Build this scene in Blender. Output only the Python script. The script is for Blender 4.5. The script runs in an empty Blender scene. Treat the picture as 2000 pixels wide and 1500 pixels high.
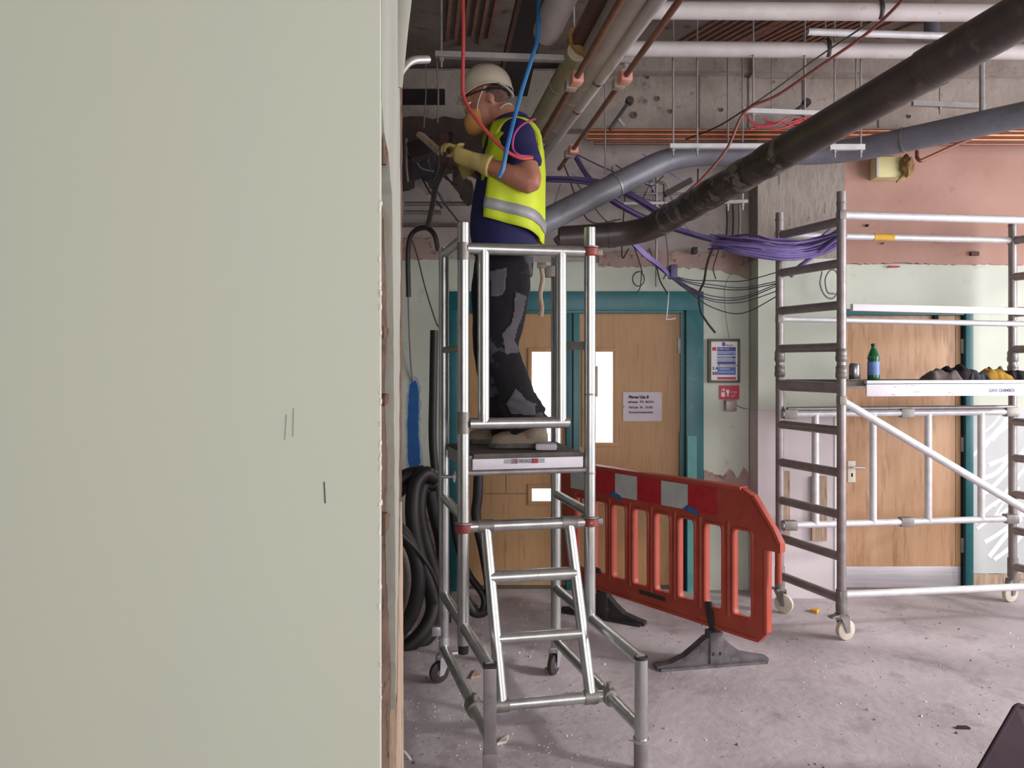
import bpy, bmesh, math, random
from mathutils import Vector, Matrix, noise
random.seed(7)
SC = bpy.context.scene
COL = SC.collection
V = Vector
EYE, F, HOR = 1.65, 1500.0, 710.0          # eye height, focal length in pixels, horizon row

# ------------------------------------------------------------------ camera, world, light, exposure
cam = bpy.data.objects.new('camera', bpy.data.cameras.new('camera'))
COL.objects.link(cam)
cam.location = (0, 0, EYE)
cam.rotation_euler = (math.radians(90), 0, 0)
cam.data.sensor_width = 36.0
cam.data.lens = F / 2000 * 36
cam.data.shift_y = -0.02
cam.data.clip_start = 0.05
SC.camera = cam
SC.view_settings.view_transform = 'Standard'
SC.view_settings.look = 'None'
SC.view_settings.exposure = 0.0
SC.view_settings.gamma = 1.0
SC.view_settings.use_curve_mapping = False

world = bpy.data.worlds.new('sky')
SC.world = world
world.use_nodes = True
world.node_tree.nodes['Background'].inputs[0].default_value = (0.93, 0.95, 1.0, 1)
world.node_tree.nodes['Background'].inputs[1].default_value = 1.6

def area(name, loc, direction, sx, sy, power, col):
    d = bpy.data.lights.new(name, 'AREA')
    d.shape = 'RECTANGLE'; d.size = sx; d.size_y = sy; d.energy = power; d.color = col
    o = bpy.data.objects.new(name, d); COL.objects.link(o)
    o.location = loc
    o.rotation_euler = V(direction).to_track_quat('-Z', 'Y').to_euler()
    return o
# daylight through the tall windows of the wall on the right, and fill added behind the camera
area('daylight_side_window', (5.35, 2.3, 1.95), (-1, 0.06, -0.06), 4.0, 2.5, 265, (1.0, 0.94, 0.96))
area('rear_fill', (1.6, -2.85, 2.0), (-0.12, 1, -0.05), 4.6, 2.2, 122, (1.0, 0.95, 0.93))  # added fill that brightens the near wall and front faces
area('corridor_light', (0.45, 6.7, 2.5), (0, -0.55, -0.8), 1.9, 0.8, 170, (1.0, 0.99, 1.0))
sun_d = bpy.data.lights.new('low_sun', 'SUN'); sun_d.energy = 1.6; sun_d.angle = math.radians(4); sun_d.color = (1.0, 0.96, 0.93)
sun = bpy.data.objects.new('low_sun', sun_d); COL.objects.link(sun)
sun.location = (9, 2, 6); sun.rotation_euler = V((-1.0, 0.42, -0.5)).to_track_quat('-Z', 'Y').to_euler()

# ------------------------------------------------------------------ helpers
def P(px, py, D):
    """pixel of the 2000x1500 photograph at distance D -> point of the room"""
    return V(((px - 1000) * D / F, D, EYE + (HOR - py) * D / F))

def lin(h):
    h = h.lstrip('#')
    r = []
    for i in (0, 2, 4):
        c = int(h[i:i + 2], 16) / 255
        r.append(c / 12.92 if c <= 0.04045 else ((c + 0.055) / 1.055) ** 2.4)
    return (*r, 1)

def mat(name, c1, c2=None, scale=6.0, rough=0.7, metal=0.0, bump=0.0, stretch=(1, 1, 1), detail=6.0,
        lo=0.35, hi=0.65, c3=None, s3=40.0, lo3=0.62, hi3=0.7, trans=0.0, ior=1.45, spec=0.5, bscale=None):
    m = bpy.data.materials.new(name); m.use_nodes = True
    nt = m.node_tree; N = nt.nodes; L = nt.links
    b = N['Principled BSDF']
    b.inputs['Base Color'].default_value = lin(c1)
    b.inputs['Roughness'].default_value = rough
    b.inputs['Metallic'].default_value = metal
    b.inputs['Specular IOR Level'].default_value = spec
    if trans:
        b.inputs['Transmission Weight'].default_value = trans; b.inputs['IOR'].default_value = ior
    if c2 or bump or c3:
        tc = N.new('ShaderNodeTexCoord'); mp = N.new('ShaderNodeMapping'); mp.inputs['Scale'].default_value = stretch
        L.new(tc.outputs['Object'], mp.inputs['Vector'])
        nz = N.new('ShaderNodeTexNoise'); nz.inputs['Scale'].default_value = scale; nz.inputs['Detail'].default_value = detail
        nz.inputs['Roughness'].default_value = 0.6
        L.new(mp.outputs[0], nz.inputs['Vector'])
        out = None
        if c2:
            rp = N.new('ShaderNodeValToRGB')
            rp.color_ramp.elements[0].position = lo; rp.color_ramp.elements[0].color = lin(c1)
            rp.color_ramp.elements[1].position = hi; rp.color_ramp.elements[1].color = lin(c2)
            L.new(nz.outputs['Fac'], rp.inputs['Fac']); out = rp.outputs['Color']
        if c3:
            n3 = N.new('ShaderNodeTexNoise'); n3.inputs['Scale'].default_value = s3; n3.inputs['Detail'].default_value = 8
            n3.inputs['Roughness'].default_value = 0.65
            L.new(mp.outputs[0], n3.inputs['Vector'])
            r3 = N.new('ShaderNodeValToRGB')
            r3.color_ramp.elements[0].position = lo3; r3.color_ramp.elements[0].color = (0, 0, 0, 1)
            r3.color_ramp.elements[1].position = hi3; r3.color_ramp.elements[1].color = (1, 1, 1, 1)
            L.new(n3.outputs['Fac'], r3.inputs['Fac'])
            mx = N.new('ShaderNodeMix'); mx.data_type = 'RGBA'
            L.new(r3.outputs['Color'], mx.inputs['Factor'])
            if out: L.new(out, mx.inputs['A'])
            else: mx.inputs['A'].default_value = lin(c1)
            mx.inputs['B'].default_value = lin(c3)
            out = mx.outputs['Result']
        if out: L.new(out, b.inputs['Base Color'])
        if bump:
            src = nz
            if bscale:
                src = N.new('ShaderNodeTexNoise'); src.inputs['Scale'].default_value = bscale; src.inputs['Detail'].default_value = 8
                L.new(mp.outputs[0], src.inputs['Vector'])
            bp = N.new('ShaderNodeBump'); bp.inputs['Strength'].default_value = bump; bp.inputs['Distance'].default_value = 0.02
            L.new(src.outputs['Fac'], bp.inputs['Height']); L.new(bp.outputs[0], b.inputs['Normal'])
    return m

def setpoly(me, smooth, ang=40):
    if smooth:
        me.polygons.foreach_set('use_smooth', [True] * len(me.polygons))
        me.set_sharp_from_angle(angle=math.radians(ang))

def world_loc(o):
    return o.get('_w', None)

ROOTLOC = {}
def link_child(o, parent):
    o.parent = parent
    if parent.name in ROOTLOC:
        o.matrix_parent_inverse = Matrix.Translation(-ROOTLOC[parent.name])

def tag(o, label=None, cat=None, group=None, kind=None):
    if label: o['label'] = label
    if cat: o['category'] = cat
    if group: o['group'] = group
    if kind: o['kind'] = kind
    return o

def thing(name, label, cat, loc=(0, 0, 0), group=None, kind=None):
    o = bpy.data.objects.new(name, None); COL.objects.link(o)
    o.empty_display_size = 0.1
    o.location = loc; ROOTLOC[o.name] = V(loc)
    return tag(o, label, cat, group, kind)

def obj(name, bm, m, parent=None, smooth=True, ang=40):
    """one mesh object; verts are in room coordinates"""
    me = bpy.data.meshes.new(name)
    if isinstance(bm, tuple):
        me.from_pydata([tuple(v) for v in bm[0]], [], bm[1])
        me.validate()
        b2 = bmesh.new(); b2.from_mesh(me); bmesh.ops.recalc_face_normals(b2, faces=b2.faces); b2.to_mesh(me); b2.free()
    else:
        bmesh.ops.recalc_face_normals(bm, faces=bm.faces)
        bm.to_mesh(me); bm.free()
    o = bpy.data.objects.new(name, me); COL.objects.link(o)
    me.materials.append(m)
    if parent is None:
        xs = [v.co for v in me.vertices]
        c = V(((min(v.x for v in xs) + max(v.x for v in xs)) / 2, (min(v.y for v in xs) + max(v.y for v in xs)) / 2, min(v.z for v in xs)))
        me.transform(Matrix.Translation(-c)); o.location = c; ROOTLOC[o.name] = c
    else:
        link_child(o, parent)
    setpoly(me, smooth, ang)
    return o

def B(): return bmesh.new()

def box(bm, lo, hi, bev=0.0):
    x0, y0, z0 = lo; x1, y1, z1 = hi
    vs = [bm.verts.new(c) for c in ((x0, y0, z0), (x1, y0, z0), (x1, y1, z0), (x0, y1, z0), (x0, y0, z1), (x1, y0, z1), (x1, y1, z1), (x0, y1, z1))]
    fs = [bm.faces.new([vs[i] for i in f]) for f in ((3, 2, 1, 0), (4, 5, 6, 7), (0, 1, 5, 4), (1, 2, 6, 5), (2, 3, 7, 6), (3, 0, 4, 7))]
    if bev:
        es = list({e for f in fs for e in f.edges})
        bmesh.ops.bevel(bm, geom=es, offset=bev, segments=2, affect='EDGES', profile=0.6)
    return bm

def beam(bm, a, b, w, h, up=(0, 0, 1), bev=0.0):
    """box bar between two points; w across, h along up"""
    a, b = V(a), V(b); t = (b - a).normalized()
    s = t.cross(V(up))
    if s.length < 1e-4: s = t.cross(V((1, 0, 0)))
    s.normalize(); u = s.cross(t)
    vs = []
    for p in (a, b):
        for i, j in ((-1, -1), (1, -1), (1, 1), (-1, 1)):
            vs.append(bm.verts.new(p + s * (i * w / 2) + u * (j * h / 2)))
    fs = [bm.faces.new([vs[i] for i in f]) for f in ((0, 1, 2, 3), (7, 6, 5, 4), (0, 4, 5, 1), (1, 5, 6, 2), (2, 6, 7, 3), (3, 7, 4, 0))]
    if bev:
        es = list({e for f in fs for e in f.edges})
        bmesh.ops.bevel(bm, geom=es, offset=bev, segments=2, affect='EDGES', profile=0.6)
    return bm

def spl(pts, k=6):
    """catmull-rom through the points"""
    pts = [V(p) for p in pts]
    if len(pts) < 3: return pts
    q = [pts[0] * 2 - pts[1]] + pts + [pts[-1] * 2 - pts[-2]]
    out = []
    for i in range(1, len(q) - 2):
        p0, p1, p2, p3 = q[i - 1:i + 3]
        for j in range(k):
            t = j / k
            out.append(0.5 * ((2 * p1) + (p2 - p0) * t + (2 * p0 - 5 * p1 + 4 * p2 - p3) * t * t + (3 * p1 - p0 - 3 * p2 + p3) * t ** 3))
    out.append(pts[-1]); return out

def tube(bm, pts, r, n=12, cap=True, hollow=0.0, closed=False):
    """sweep; r a number, a list per point, or a list of (ra, rb)"""
    pts = [V(p) for p in pts]
    m = len(pts)
    rr = r if isinstance(r, (list, tuple)) else [r] * m
    if len(rr) != m:     # resample radii
        rr2 = []
        for i in range(m):
            f = i / (m - 1) * (len(rr) - 1); k = min(int(f), len(rr) - 2); f -= k
            a, b = rr[k], rr[k + 1]
            rr2.append(tuple(x * (1 - f) + y * f for x, y in zip(a, b)) if isinstance(a, tuple) else a * (1 - f) + b * f)
        rr = rr2
    rings = []; s = None
    for i, p in enumerate(pts):
        if closed: t = pts[(i + 1) % m] - pts[i - 1]
        elif i == 0: t = pts[1] - p
        elif i == m - 1: t = p - pts[-2]
        else: t = (pts[i + 1] - p).normalized() + (p - pts[i - 1]).normalized()
        t.normalize()
        if s is None:
            s = t.cross(V((0, 0, 1)))
            if s.length < 0.05: s = t.cross(V((0, 1, 0)))
        s = s - t * s.dot(t); s.normalize(); u = t.cross(s)
        a, b = rr[i] if isinstance(rr[i], tuple) else (rr[i], rr[i])
        rings.append([bm.verts.new(p + s * (a * math.cos(2 * math.pi * k / n)) + u * (b * math.sin(2 * math.pi * k / n))) for k in range(n)])
    for i in range(m if closed else m - 1):
        A, Bq = rings[i], rings[(i + 1) % m]
        for k in range(n):
            bm.faces.new((A[k], A[(k + 1) % n], Bq[(k + 1) % n], Bq[k]))
    if cap and not closed:
        if hollow:
            for R, sgn in ((rings[0], 1), (rings[-1], -1)):
                c = sum((v.co for v in R), V()) / n
                d = ((pts[1] - pts[0]).normalized() if sgn == 1 else (pts[-2] - pts[-1]).normalized()) * 0.03
                i1 = [bm.verts.new(c + (v.co - c) * hollow) for v in R]
                i2 = [bm.verts.new(c + (v.co - c) * hollow + d) for v in R]
                for k in range(n):
                    j = (k + 1) % n
                    bm.faces.new((R[k], R[j], i1[j], i1[k])); bm.faces.new((i1[k], i1[j], i2[j], i2[k]))
                bm.faces.new(i2)
        else:
            bm.faces.new(rings[0][::-1]); bm.faces.new(rings[-1])
    return bm

def cyl(bm, a, b, r, n=14, hollow=0.0): return tube(bm, [a, b], r, n, True, hollow)

def lathe(bm, c, prof, n=20, axis=(0, 0, 1)):
    """prof: (radius, height) list about axis through c"""
    ax = V(axis).normalized(); q = ax.to_track_quat('Z', 'Y')
    rings = []
    for r, h in prof:
        rings.append([bm.verts.new(V(c) + q @ V((r * math.cos(2 * math.pi * k / n), r * math.sin(2 * math.pi * k / n), h))) for k in range(n)])
    for i in range(len(prof) - 1):
        for k in range(n):
            j = (k + 1) % n
            bm.faces.new((rings[i][k], rings[i][j], rings[i + 1][j], rings[i + 1][k]))
    bm.faces.new(rings[0][::-1]); bm.faces.new(rings[-1])
    return bm

def prism(bm, pts, d):
    """polygon (3-D points, planar) pushed along vector d"""
    d = V(d)
    a = [bm.verts.new(V(p)) for p in pts]; b = [bm.verts.new(V(p) + d) for p in pts]
    n = len(a)
    bm.faces.new(a); bm.faces.new(b[::-1])
    for i in range(n):
        j = (i + 1) % n
        bm.faces.new((a[i], b[i], b[j], a[j]))
    return bm

def rings(bm, R, n=28, a0=0.0, a1=2 * math.pi, cap=True, pw=1.0):
    """stack of horizontal rings (cx, cy, cz, rx, ry), optionally an open arc"""
    full = abs(a1 - a0 - 2 * math.pi) < 1e-6
    k_ = n if full else n + 1
    rs = []
    for cx, cy, cz, rx, ry in R:
        ring = []
        for k in range(k_):
            a = a0 + (a1 - a0) * k / n
            c, s = math.cos(a), math.sin(a)
            c = math.copysign(abs(c) ** pw, c); s = math.copysign(abs(s) ** pw, s)
            ring.append(bm.verts.new((cx + rx * c, cy + ry * s, cz)))
        rs.append(ring)
    for i in range(len(R) - 1):
        for k in range(n):
            j = (k + 1) % k_
            bm.faces.new((rs[i][k], rs[i][j], rs[i + 1][j], rs[i + 1][k]))
    if cap and full:
        bm.faces.new(rs[0][::-1]); bm.faces.new(rs[-1])
    return bm

def baked(name, bm, m, parent, mods):
    """mesh with modifiers evaluated into plain geometry"""
    me = bpy.data.meshes.new('tmp'); bmesh.ops.recalc_face_normals(bm, faces=bm.faces); bm.to_mesh(me); bm.free()
    t = bpy.data.objects.new('tmp', me); COL.objects.link(t)
    for typ, kw in mods:
        md = t.modifiers.new(typ.lower(), typ)
        for k, v in kw.items(): setattr(md, k, v)
    dg = bpy.context.evaluated_depsgraph_get()
    new = bpy.data.meshes.new_from_object(t.evaluated_get(dg))
    bpy.data.objects.remove(t); bpy.data.meshes.remove(me)
    new.name = name; new.materials.clear(); new.materials.append(m)
    o = bpy.data.objects.new(name, new); COL.objects.link(o)
    link_child(o, parent)
    new.polygons.foreach_set('use_smooth', [True] * len(new.polygons))
    return o

def text(body, loc, size, m, parent, right=(1, 0, 0), up=(0, 0, 1), bold=0.0, name='lettering'):
    c = bpy.data.curves.new('t', 'FONT'); c.body = body; c.size = size; c.offset = bold; c.resolution_u = 2
    t = bpy.data.objects.new('t', c); COL.objects.link(t)
    dg = bpy.context.evaluated_depsgraph_get()
    me = bpy.data.meshes.new_from_object(t.evaluated_get(dg))
    bpy.data.objects.remove(t)
    r = V(right).normalized(); u = V(up).normalized(); w = r.cross(u)
    M = Matrix((( r.x, u.x, w.x, loc[0]), (r.y, u.y, w.y, loc[1]), (r.z, u.z, w.z, loc[2]), (0, 0, 0, 1)))
    me.transform(M); me.materials.clear(); me.materials.append(m)
    o = bpy.data.objects.new(name, me); COL.objects.link(o); link_child(o, parent)
    return o

def jag(pts, step=0.03, amp=0.008, axes=(0, 2), close=False):
    """subdivide a polyline and roughen it"""
    out = []
    n = len(pts)
    for i in range(n - (0 if close else 1)):
        a, b = V(pts[i]), V(pts[(i + 1) % n]); L = (b - a).length
        k = max(1, int(L / step))
        for j in range(k):
            p = a.lerp(b, j / k)
            if j > 0:
                for ax in axes: p[ax] += random.uniform(-amp, amp)
            out.append(p)
    if not close: out.append(V(pts[-1]))
    return out

# ------------------------------------------------------------------ materials
G = {}
G['floor'] = mat('dusty_concrete_floor', 'a09799', 'bdb4b8', 1.3, 0.75, 0, 0.25, c3='81777a', s3=4.0, lo3=0.54, hi3=0.8, bscale=22, detail=9)
G['paint'] = mat('pale_green_paint', 'c4c3b4', 'c0c4b6', 0.5, 0.6, 0, 0.03, stretch=(2.2, 2.2, 0.5), c3='bac0b5', s3=1.5, lo3=0.45, hi3=1.0)
G['green'] = mat('green_wall_paint', 'b7beb0', 'c3c9bd', 1.5, 0.65, 0, 0.08, c3='9fa79b', s3=7, lo3=0.6, hi3=0.75)
G['pink'] = mat('pink_plaster', 'a58074', 'b08c80', 2.0, 0.85, 0, 0.12, c3='9c7466', s3=6, lo3=0.58, hi3=0.75)
G['pinkraw'] = mat('rough_pink_plaster', '9a837b', 'aa948c', 9, 0.9, 0, 0.5, c3='7c6055', s3=18, lo3=0.55, hi3=0.65)
G['void'] = mat('dusty_void_plaster', '9d938f', 'b3aaa6', 3.0, 0.85, 0, 0.15, c3='776d69', s3=5, lo3=0.58, hi3=0.72)
G['conc'] = mat('board_marked_concrete', '897f77', 'a0968e', 3.5, 0.88, 0, 0.35, c3='5f564f', s3=9, lo3=0.6, hi3=0.72, bscale=30)
G['pier'] = mat('rough_cast_concrete', '8b837b', 'a39a92', 14, 0.92, 0, 0.45, c3='6a635d', s3=14, lo3=0.56, hi3=0.68, stretch=(1.8, 1.8, 0.5))
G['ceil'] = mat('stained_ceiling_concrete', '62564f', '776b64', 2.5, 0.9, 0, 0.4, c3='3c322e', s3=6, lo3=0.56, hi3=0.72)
G['clay'] = mat('red_clay', '6a463c', '83594b', 12, 0.9, 0, 0.4)
G['dark'] = mat('black_void', '17110f', '241c1a', 5, 0.95)
G['teal'] = mat('teal_gloss_paint', '14535a', '1d646b', 3, 0.38, 0, 0.05, c3='2b757b', s3=9, lo3=0.58, hi3=0.74)
G['oak'] = mat('oak_veneer', '9c774f', 'ad8860', 5, 0.5, 0, 0.05, stretch=(6, 6, 0.5), c3='84613d', s3=5, lo3=0.54, hi3=0.72)
G['oakpale'] = mat('pale_oak_veneer', 'b48c69', 'c39d7c', 3.2, 0.5, 0, 0.04, stretch=(4, 4, 0.5), c3='9f7857', s3=6, lo3=0.53, hi3=0.68)
G['steel'] = mat('brushed_steel', 'c3c2c8', 'd3d2d8', 8, 0.35, 0.7, 0.02, stretch=(0.2, 1, 6))
G['alu'] = mat('aluminium_tube', 'c9cac9', 'b5b6b4', 16, 0.33, 0.85, 0.03, c3='8b8a88', s3=45, lo3=0.62, hi3=0.72, stretch=(1, 1, 0.4))
G['alud'] = mat('dull_aluminium_tube', '9d9596', '8a8384', 14, 0.45, 0.55, 0.04, c3='7b7474', s3=40, lo3=0.6, hi3=0.72)
G['cast'] = mat('grey_cast_fitting', '7d7a77', '94908c', 20, 0.5, 0.6, 0.1)
G['rubber'] = mat('black_rubber', '252122', '312c2c', 12, 0.7, 0, 0.1)
G['deck'] = mat('dark_deck_ply', '4a4542', '5d5652', 18, 0.7, 0, 0.2)
G['redp'] = mat('red_clamp_paint', '7d2f2b', '93403a', 20, 0.5, 0, 0.1, c3='a5a09c', s3=50, lo3=0.63, hi3=0.68)
G['orange'] = mat('orange_red_plastic', '963728', 'a24432', 5, 0.5, 0, 0.05, c3='863026', s3=9, lo3=0.57, hi3=0.75)
G['rred'] = mat('red_reflective', 'a01a22', 'ac242b', 20, 0.35)
G['rwhite'] = mat('white_reflective', 'b5b6b4', 'a5a7a6', 10, 0.4)
G['bluet'] = mat('blue_tape', '22508a', '2f6099', 20, 0.5)
G['footg'] = mat('recycled_rubber', '4c474a', '666064', 14, 0.85, 0, 0.3, c3='8a8387', s3=30, lo3=0.62, hi3=0.75)
G['blackp'] = mat('black_drain_pipe', '3b3332', '483f3d', 5, 0.38, 0, 0.12, c3='645957', s3=7, lo3=0.56, hi3=0.7, bscale=9)
G['greyp'] = mat('grey_drain_pipe', '5f5f68', '70707a', 5, 0.42, 0, 0.05, c3='55535a', s3=9, lo3=0.56, hi3=0.75)
G['whitep'] = mat('white_painted_pipe', 'c4bdbd', 'b4abac', 5, 0.55, 0, 0.05, c3='958a88', s3=14, lo3=0.62, hi3=0.74)
G['lag'] = mat('beige_pipe_lagging', '958a80', 'a89d93', 6, 0.8, 0, 0.2, c3='776b62', s3=12, lo3=0.6, hi3=0.72)
G['lagy'] = mat('yellowed_lagging', '958c74', 'a59c82', 6, 0.8, 0, 0.2, c3='7b725c', s3=12, lo3=0.6, hi3=0.72)
G['copper'] = mat('copper_pipe', 'b87a5c', 'a86a4e', 9, 0.38, 0.75, 0.05, c3='7a4a39', s3=20, lo3=0.6, hi3=0.72)
G['copperd'] = mat('tarnished_copper', '8d6152', '7c5549', 9, 0.5, 0.4, 0.05, c3='b5654f', s3=14, lo3=0.6, hi3=0.72)
G['foamp'] = mat('pink_pipe_foam', 'cd8c7e', 'd99d90', 14, 0.9, 0, 0.3)
G['galv'] = mat('galvanised_strut', '9a9797', 'aca9aa', 16, 0.45, 0.6, 0.05)
G['galvw'] = mat('white_galvanised', 'd5d5d8', 'c5c5c9', 16, 0.45, 0.2, 0.05)
G['brown'] = mat('rust_brown_duct', '4a302b', '5b3a34', 6, 0.7, 0, 0.15, c3='7a3d36', s3=9, lo3=0.58, hi3=0.72)
G['gold'] = mat('ochre_sleeve', '8b6330', '9d7440', 7, 0.6, 0, 0.1)
G['purple'] = mat('purple_cable', '7b6aa8', '8d7db8', 9, 0.5)
G['purpled'] = mat('dark_purple_cable', '453a63', '53476f', 9, 0.5)
G['cable'] = mat('black_cable', '2b2626', '363030', 9, 0.5)
G['cableg'] = mat('grey_cable', '6e6869', '7d7677', 9, 0.5)
G['cabler'] = mat('dark_red_cable', '6b342f', '7b403a', 9, 0.5)
G['red'] = mat('red_cable', 'b8434a', 'c25045', 3, 0.45)
G['magenta'] = mat('magenta_cable', 'a53a86', 'b24a7d', 6, 0.45)
G['bluec'] = mat('blue_cable', '2a6ba8', '3a7bb5', 6, 0.4)
G['redbr'] = mat('bright_red_wire', 'a8323c', 'b5404a', 9, 0.45)
G['hose'] = mat('black_ribbed_hose', '191516', '231d1e', 9, 0.55, 0, 0.1)
G['skin'] = mat('skin', '9c6652', 'a8725c', 9, 0.55, 0, 0.05, c3='8d5546', s3=14, lo3=0.58, hi3=0.75)
G['helmet'] = mat('cream_helmet_plastic', 'c2b8a6', 'b8ad9a', 4, 0.4, 0, 0.02, c3='9f937f', s3=18, lo3=0.66, hi3=0.75)
G['mask'] = mat('orange_dust_mask', 'bf8749', 'cc9557', 6, 0.85, 0, 0.15)
G['navy'] = mat('navy_cotton', '1b1a4a', '242358', 6, 0.85, 0, 0.2, bscale=9)
G['vest'] = mat('yellow_hi_vis', 'b9cc1e', 'c5d62c', 5, 0.65, 0, 0.15, bscale=8)
G['reflect'] = mat('grey_reflective_tape', '8f9094', 'a1a2a5', 9, 0.45)
G['glove'] = mat('yellow_work_glove', 'b8a35c', 'c4b070', 14, 0.85, 0, 0.25, c3='9c8850', s3=20, lo3=0.6, hi3=0.72)
G['trouser'] = mat('dark_work_trouser', '131117', '1b181f', 6, 0.92, 0, 0.3, c3='4c4850', s3=5.2, lo3=0.575, hi3=0.6, bscale=8)
G['trougrey'] = mat('grey_pocket_cloth', '565259', '625e65', 10, 0.85, 0, 0.3)
G['boot'] = mat('tan_suede', '7d7060', '8d7f6d', 12, 0.85, 0, 0.2)
G['bottle'] = mat('green_plastic_bottle', '2f8a5c', None, rough=0.12, trans=0.6)
G['cola'] = mat('dark_drink', '3a1f1b', '4a2a24', 9, 0.2)
G['blabel'] = mat('blue_bottle_label', '5b78b5', '6f8cc4', 20, 0.4)
G['can'] = mat('can_metal', 'b3b0b5', '55525a', 9, 0.25, 0.8, stretch=(8, 8, 0.2))
G['cloth'] = mat('grey_rag', '7b7270', '8d8482', 14, 0.9, 0, 0.4)
G['black'] = mat('black_cloth', '29252a', '35303a', 9, 0.85, 0, 0.3)
G['dgrey'] = mat('slate_cloth', '4c4d59', '5a5b66', 9, 0.85, 0, 0.3)
G['yel'] = mat('yellow_cloth', 'c79a33', 'd3a943', 9, 0.8, 0, 0.3)
G['paper'] = mat('white_paper', 'b7b0bb', 'c0bac3', 9, 0.8)
G['ink'] = mat('dark_ink', '3a323a', None, rough=0.7)
G['navyink'] = mat('navy_print', '2c2f66', None, rough=0.6)
G['pblue'] = mat('poster_blue', '3b5ea6', '4c70b3', 30, 0.5)
G['pdblue'] = mat('poster_navy', '2f3d86', None, rough=0.5)
G['pred'] = mat('poster_red', 'b8263f', None, rough=0.5)
G['pwhite'] = mat('poster_white', 'd6d3d5', None, rough=0.5)
G['frame'] = mat('dark_wood_frame', '45403a', '524c45', 14, 0.45)
G['glass'] = mat('clear_glass', 'f2f6f4', None, rough=0.02, trans=1.0, ior=1.45)
G['whitew'] = mat('white_wall', 'e9e9ea', 'dededf', 3, 0.8)
G['board'] = mat('white_board', 'c6bcc0', 'd0c7ca', 2, 0.7, 0, 0.03)
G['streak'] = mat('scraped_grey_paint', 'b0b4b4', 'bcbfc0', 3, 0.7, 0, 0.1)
G['timber'] = mat('raw_timber', 'a08a76', 'b59f8a', 8, 0.85, 0, 0.4, stretch=(8, 8, 0.7), c3='78634f', s3=9, lo3=0.54, hi3=0.68)
G['mortar'] = mat('broken_plaster', '523f35', '705849', 14, 0.95, 0, 0.9, c3='35291f', s3=26, lo3=0.55, hi3=0.66)
G['skim'] = mat('bare_plaster_bead', 'a3a59b', '97958b', 5, 0.8, 0, 0.3, stretch=(2, 2, 0.5), c3='99816f', s3=9, lo3=0.6, hi3=0.75)
G['chip'] = mat('white_plaster_chip', 'd8d5cc', 'c9c5bb', 30, 0.9)
G['spray'] = mat('blue_spray_paint', '1d5397', '28609f', 9, 0.6)
G['yellowbox'] = mat('pale_yellow_box', 'd5cf98', 'dcd7a6', 4, 0.6)
G['wool'] = mat('brown_insulation', '866a42', '9a7d52', 30, 0.95, 0, 0.9)
G['wheelw'] = mat('white_nylon_wheel', 'cfc6b8', 'c0b6a8', 14, 0.5)
G['wheelb'] = mat('black_wheel', '2c2525', '3a3030', 14, 0.6)
G['whitefa'] = mat('white_platform_edge', 'dcd8e0', 'cfcad2', 5, 0.45, 0.1, 0.03, c3='a89ca4', s3=16, lo3=0.66, hi3=0.72)
G['darkbin'] = mat('dark_plum_plastic', '33282e', '3b3036', 7, 0.9, 0, 0.05, spec=0.15)
G['film'] = mat('glossy_black_film', '2b2525', '3a3231', 8, 0.28, 0, 0.6, c3='6a605d', s3=9, lo3=0.53, hi3=0.57, bscale=14)
G['dkbrown'] = mat('dark_brown_matte', '3d332f', '4f443f', 4, 0.95, 0, 0.3)  # plain dark brown for the upper left bulkhead and a torn sheet
# ------------------------------------------------------------------ the setting
DW = 5.6                                    # distance of the far wall
def wx(px, D=DW): return (px - 1000) * D / F
def wz(py, D=DW): return EYE + (HOR - py) * D / F
XL, XR, YB, ZC = -3.4, 5.5, -3.0, 3.8

bm = box(B(), (XL - 0.2, YB - 0.2, -0.15), (XR + 0.2, DW + 2.2, 0.0))
tag(obj('floor', bm, G['floor'], smooth=False), 'bare dusty lilac grey concrete floor', kind='structure')

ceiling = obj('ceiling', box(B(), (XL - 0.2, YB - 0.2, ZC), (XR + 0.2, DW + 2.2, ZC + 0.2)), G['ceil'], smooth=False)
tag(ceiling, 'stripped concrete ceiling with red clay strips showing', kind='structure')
def strip(xa, D0, n, gap, L, w=0.02, lean=-0.5):
    for i in range(n):
        x = xa + i * gap
        y1 = D0 + L * random.uniform(0.85, 1.1)
        bmq = beam(B(), (x, D0, ZC - 0.006), (x + lean * (y1 - D0), y1, ZC - 0.006), w, 0.014)
        obj('clay_strip', bmq, G['clay'], ceiling, smooth=False)
strip(1.32, 4.72, 8, 0.062, 0.46)
strip(1.72, 4.72, 10, 0.058, 0.46, w=0.026)
strip(-0.36, 4.5, 6, 0.055, 0.62, lean=-0.12)
strip(2.35, 4.6, 3, 0.15, 0.5, w=0.02)

# far wall: masonry around the two door openings
D1 = (wx(872), wx(1375), wz(568)); D2 = (wx(1640), wx(1890), wz(605))
wall = thing('wall_back', 'stripped back wall with green paint, pink plaster and raw concrete', None, (0, DW, 0), kind='structure')
bm = B()
for lo, hi in (((XL - 0.2, DW, 0), (D1[0], DW + 0.22, ZC)), ((D1[0], DW, D1[2]), (D1[1], DW + 0.22, ZC)), ((D1[1], DW, 0), (D2[0], DW + 0.22, ZC)),
               ((D2[0], DW, D2[2]), (D2[1], DW + 0.22, ZC)), ((D2[1], DW, 0), (XR + 0.2, DW + 0.22, ZC))):
    box(bm, lo, hi)
obj('masonry', bm, G['void'], wall, smooth=False)

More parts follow.
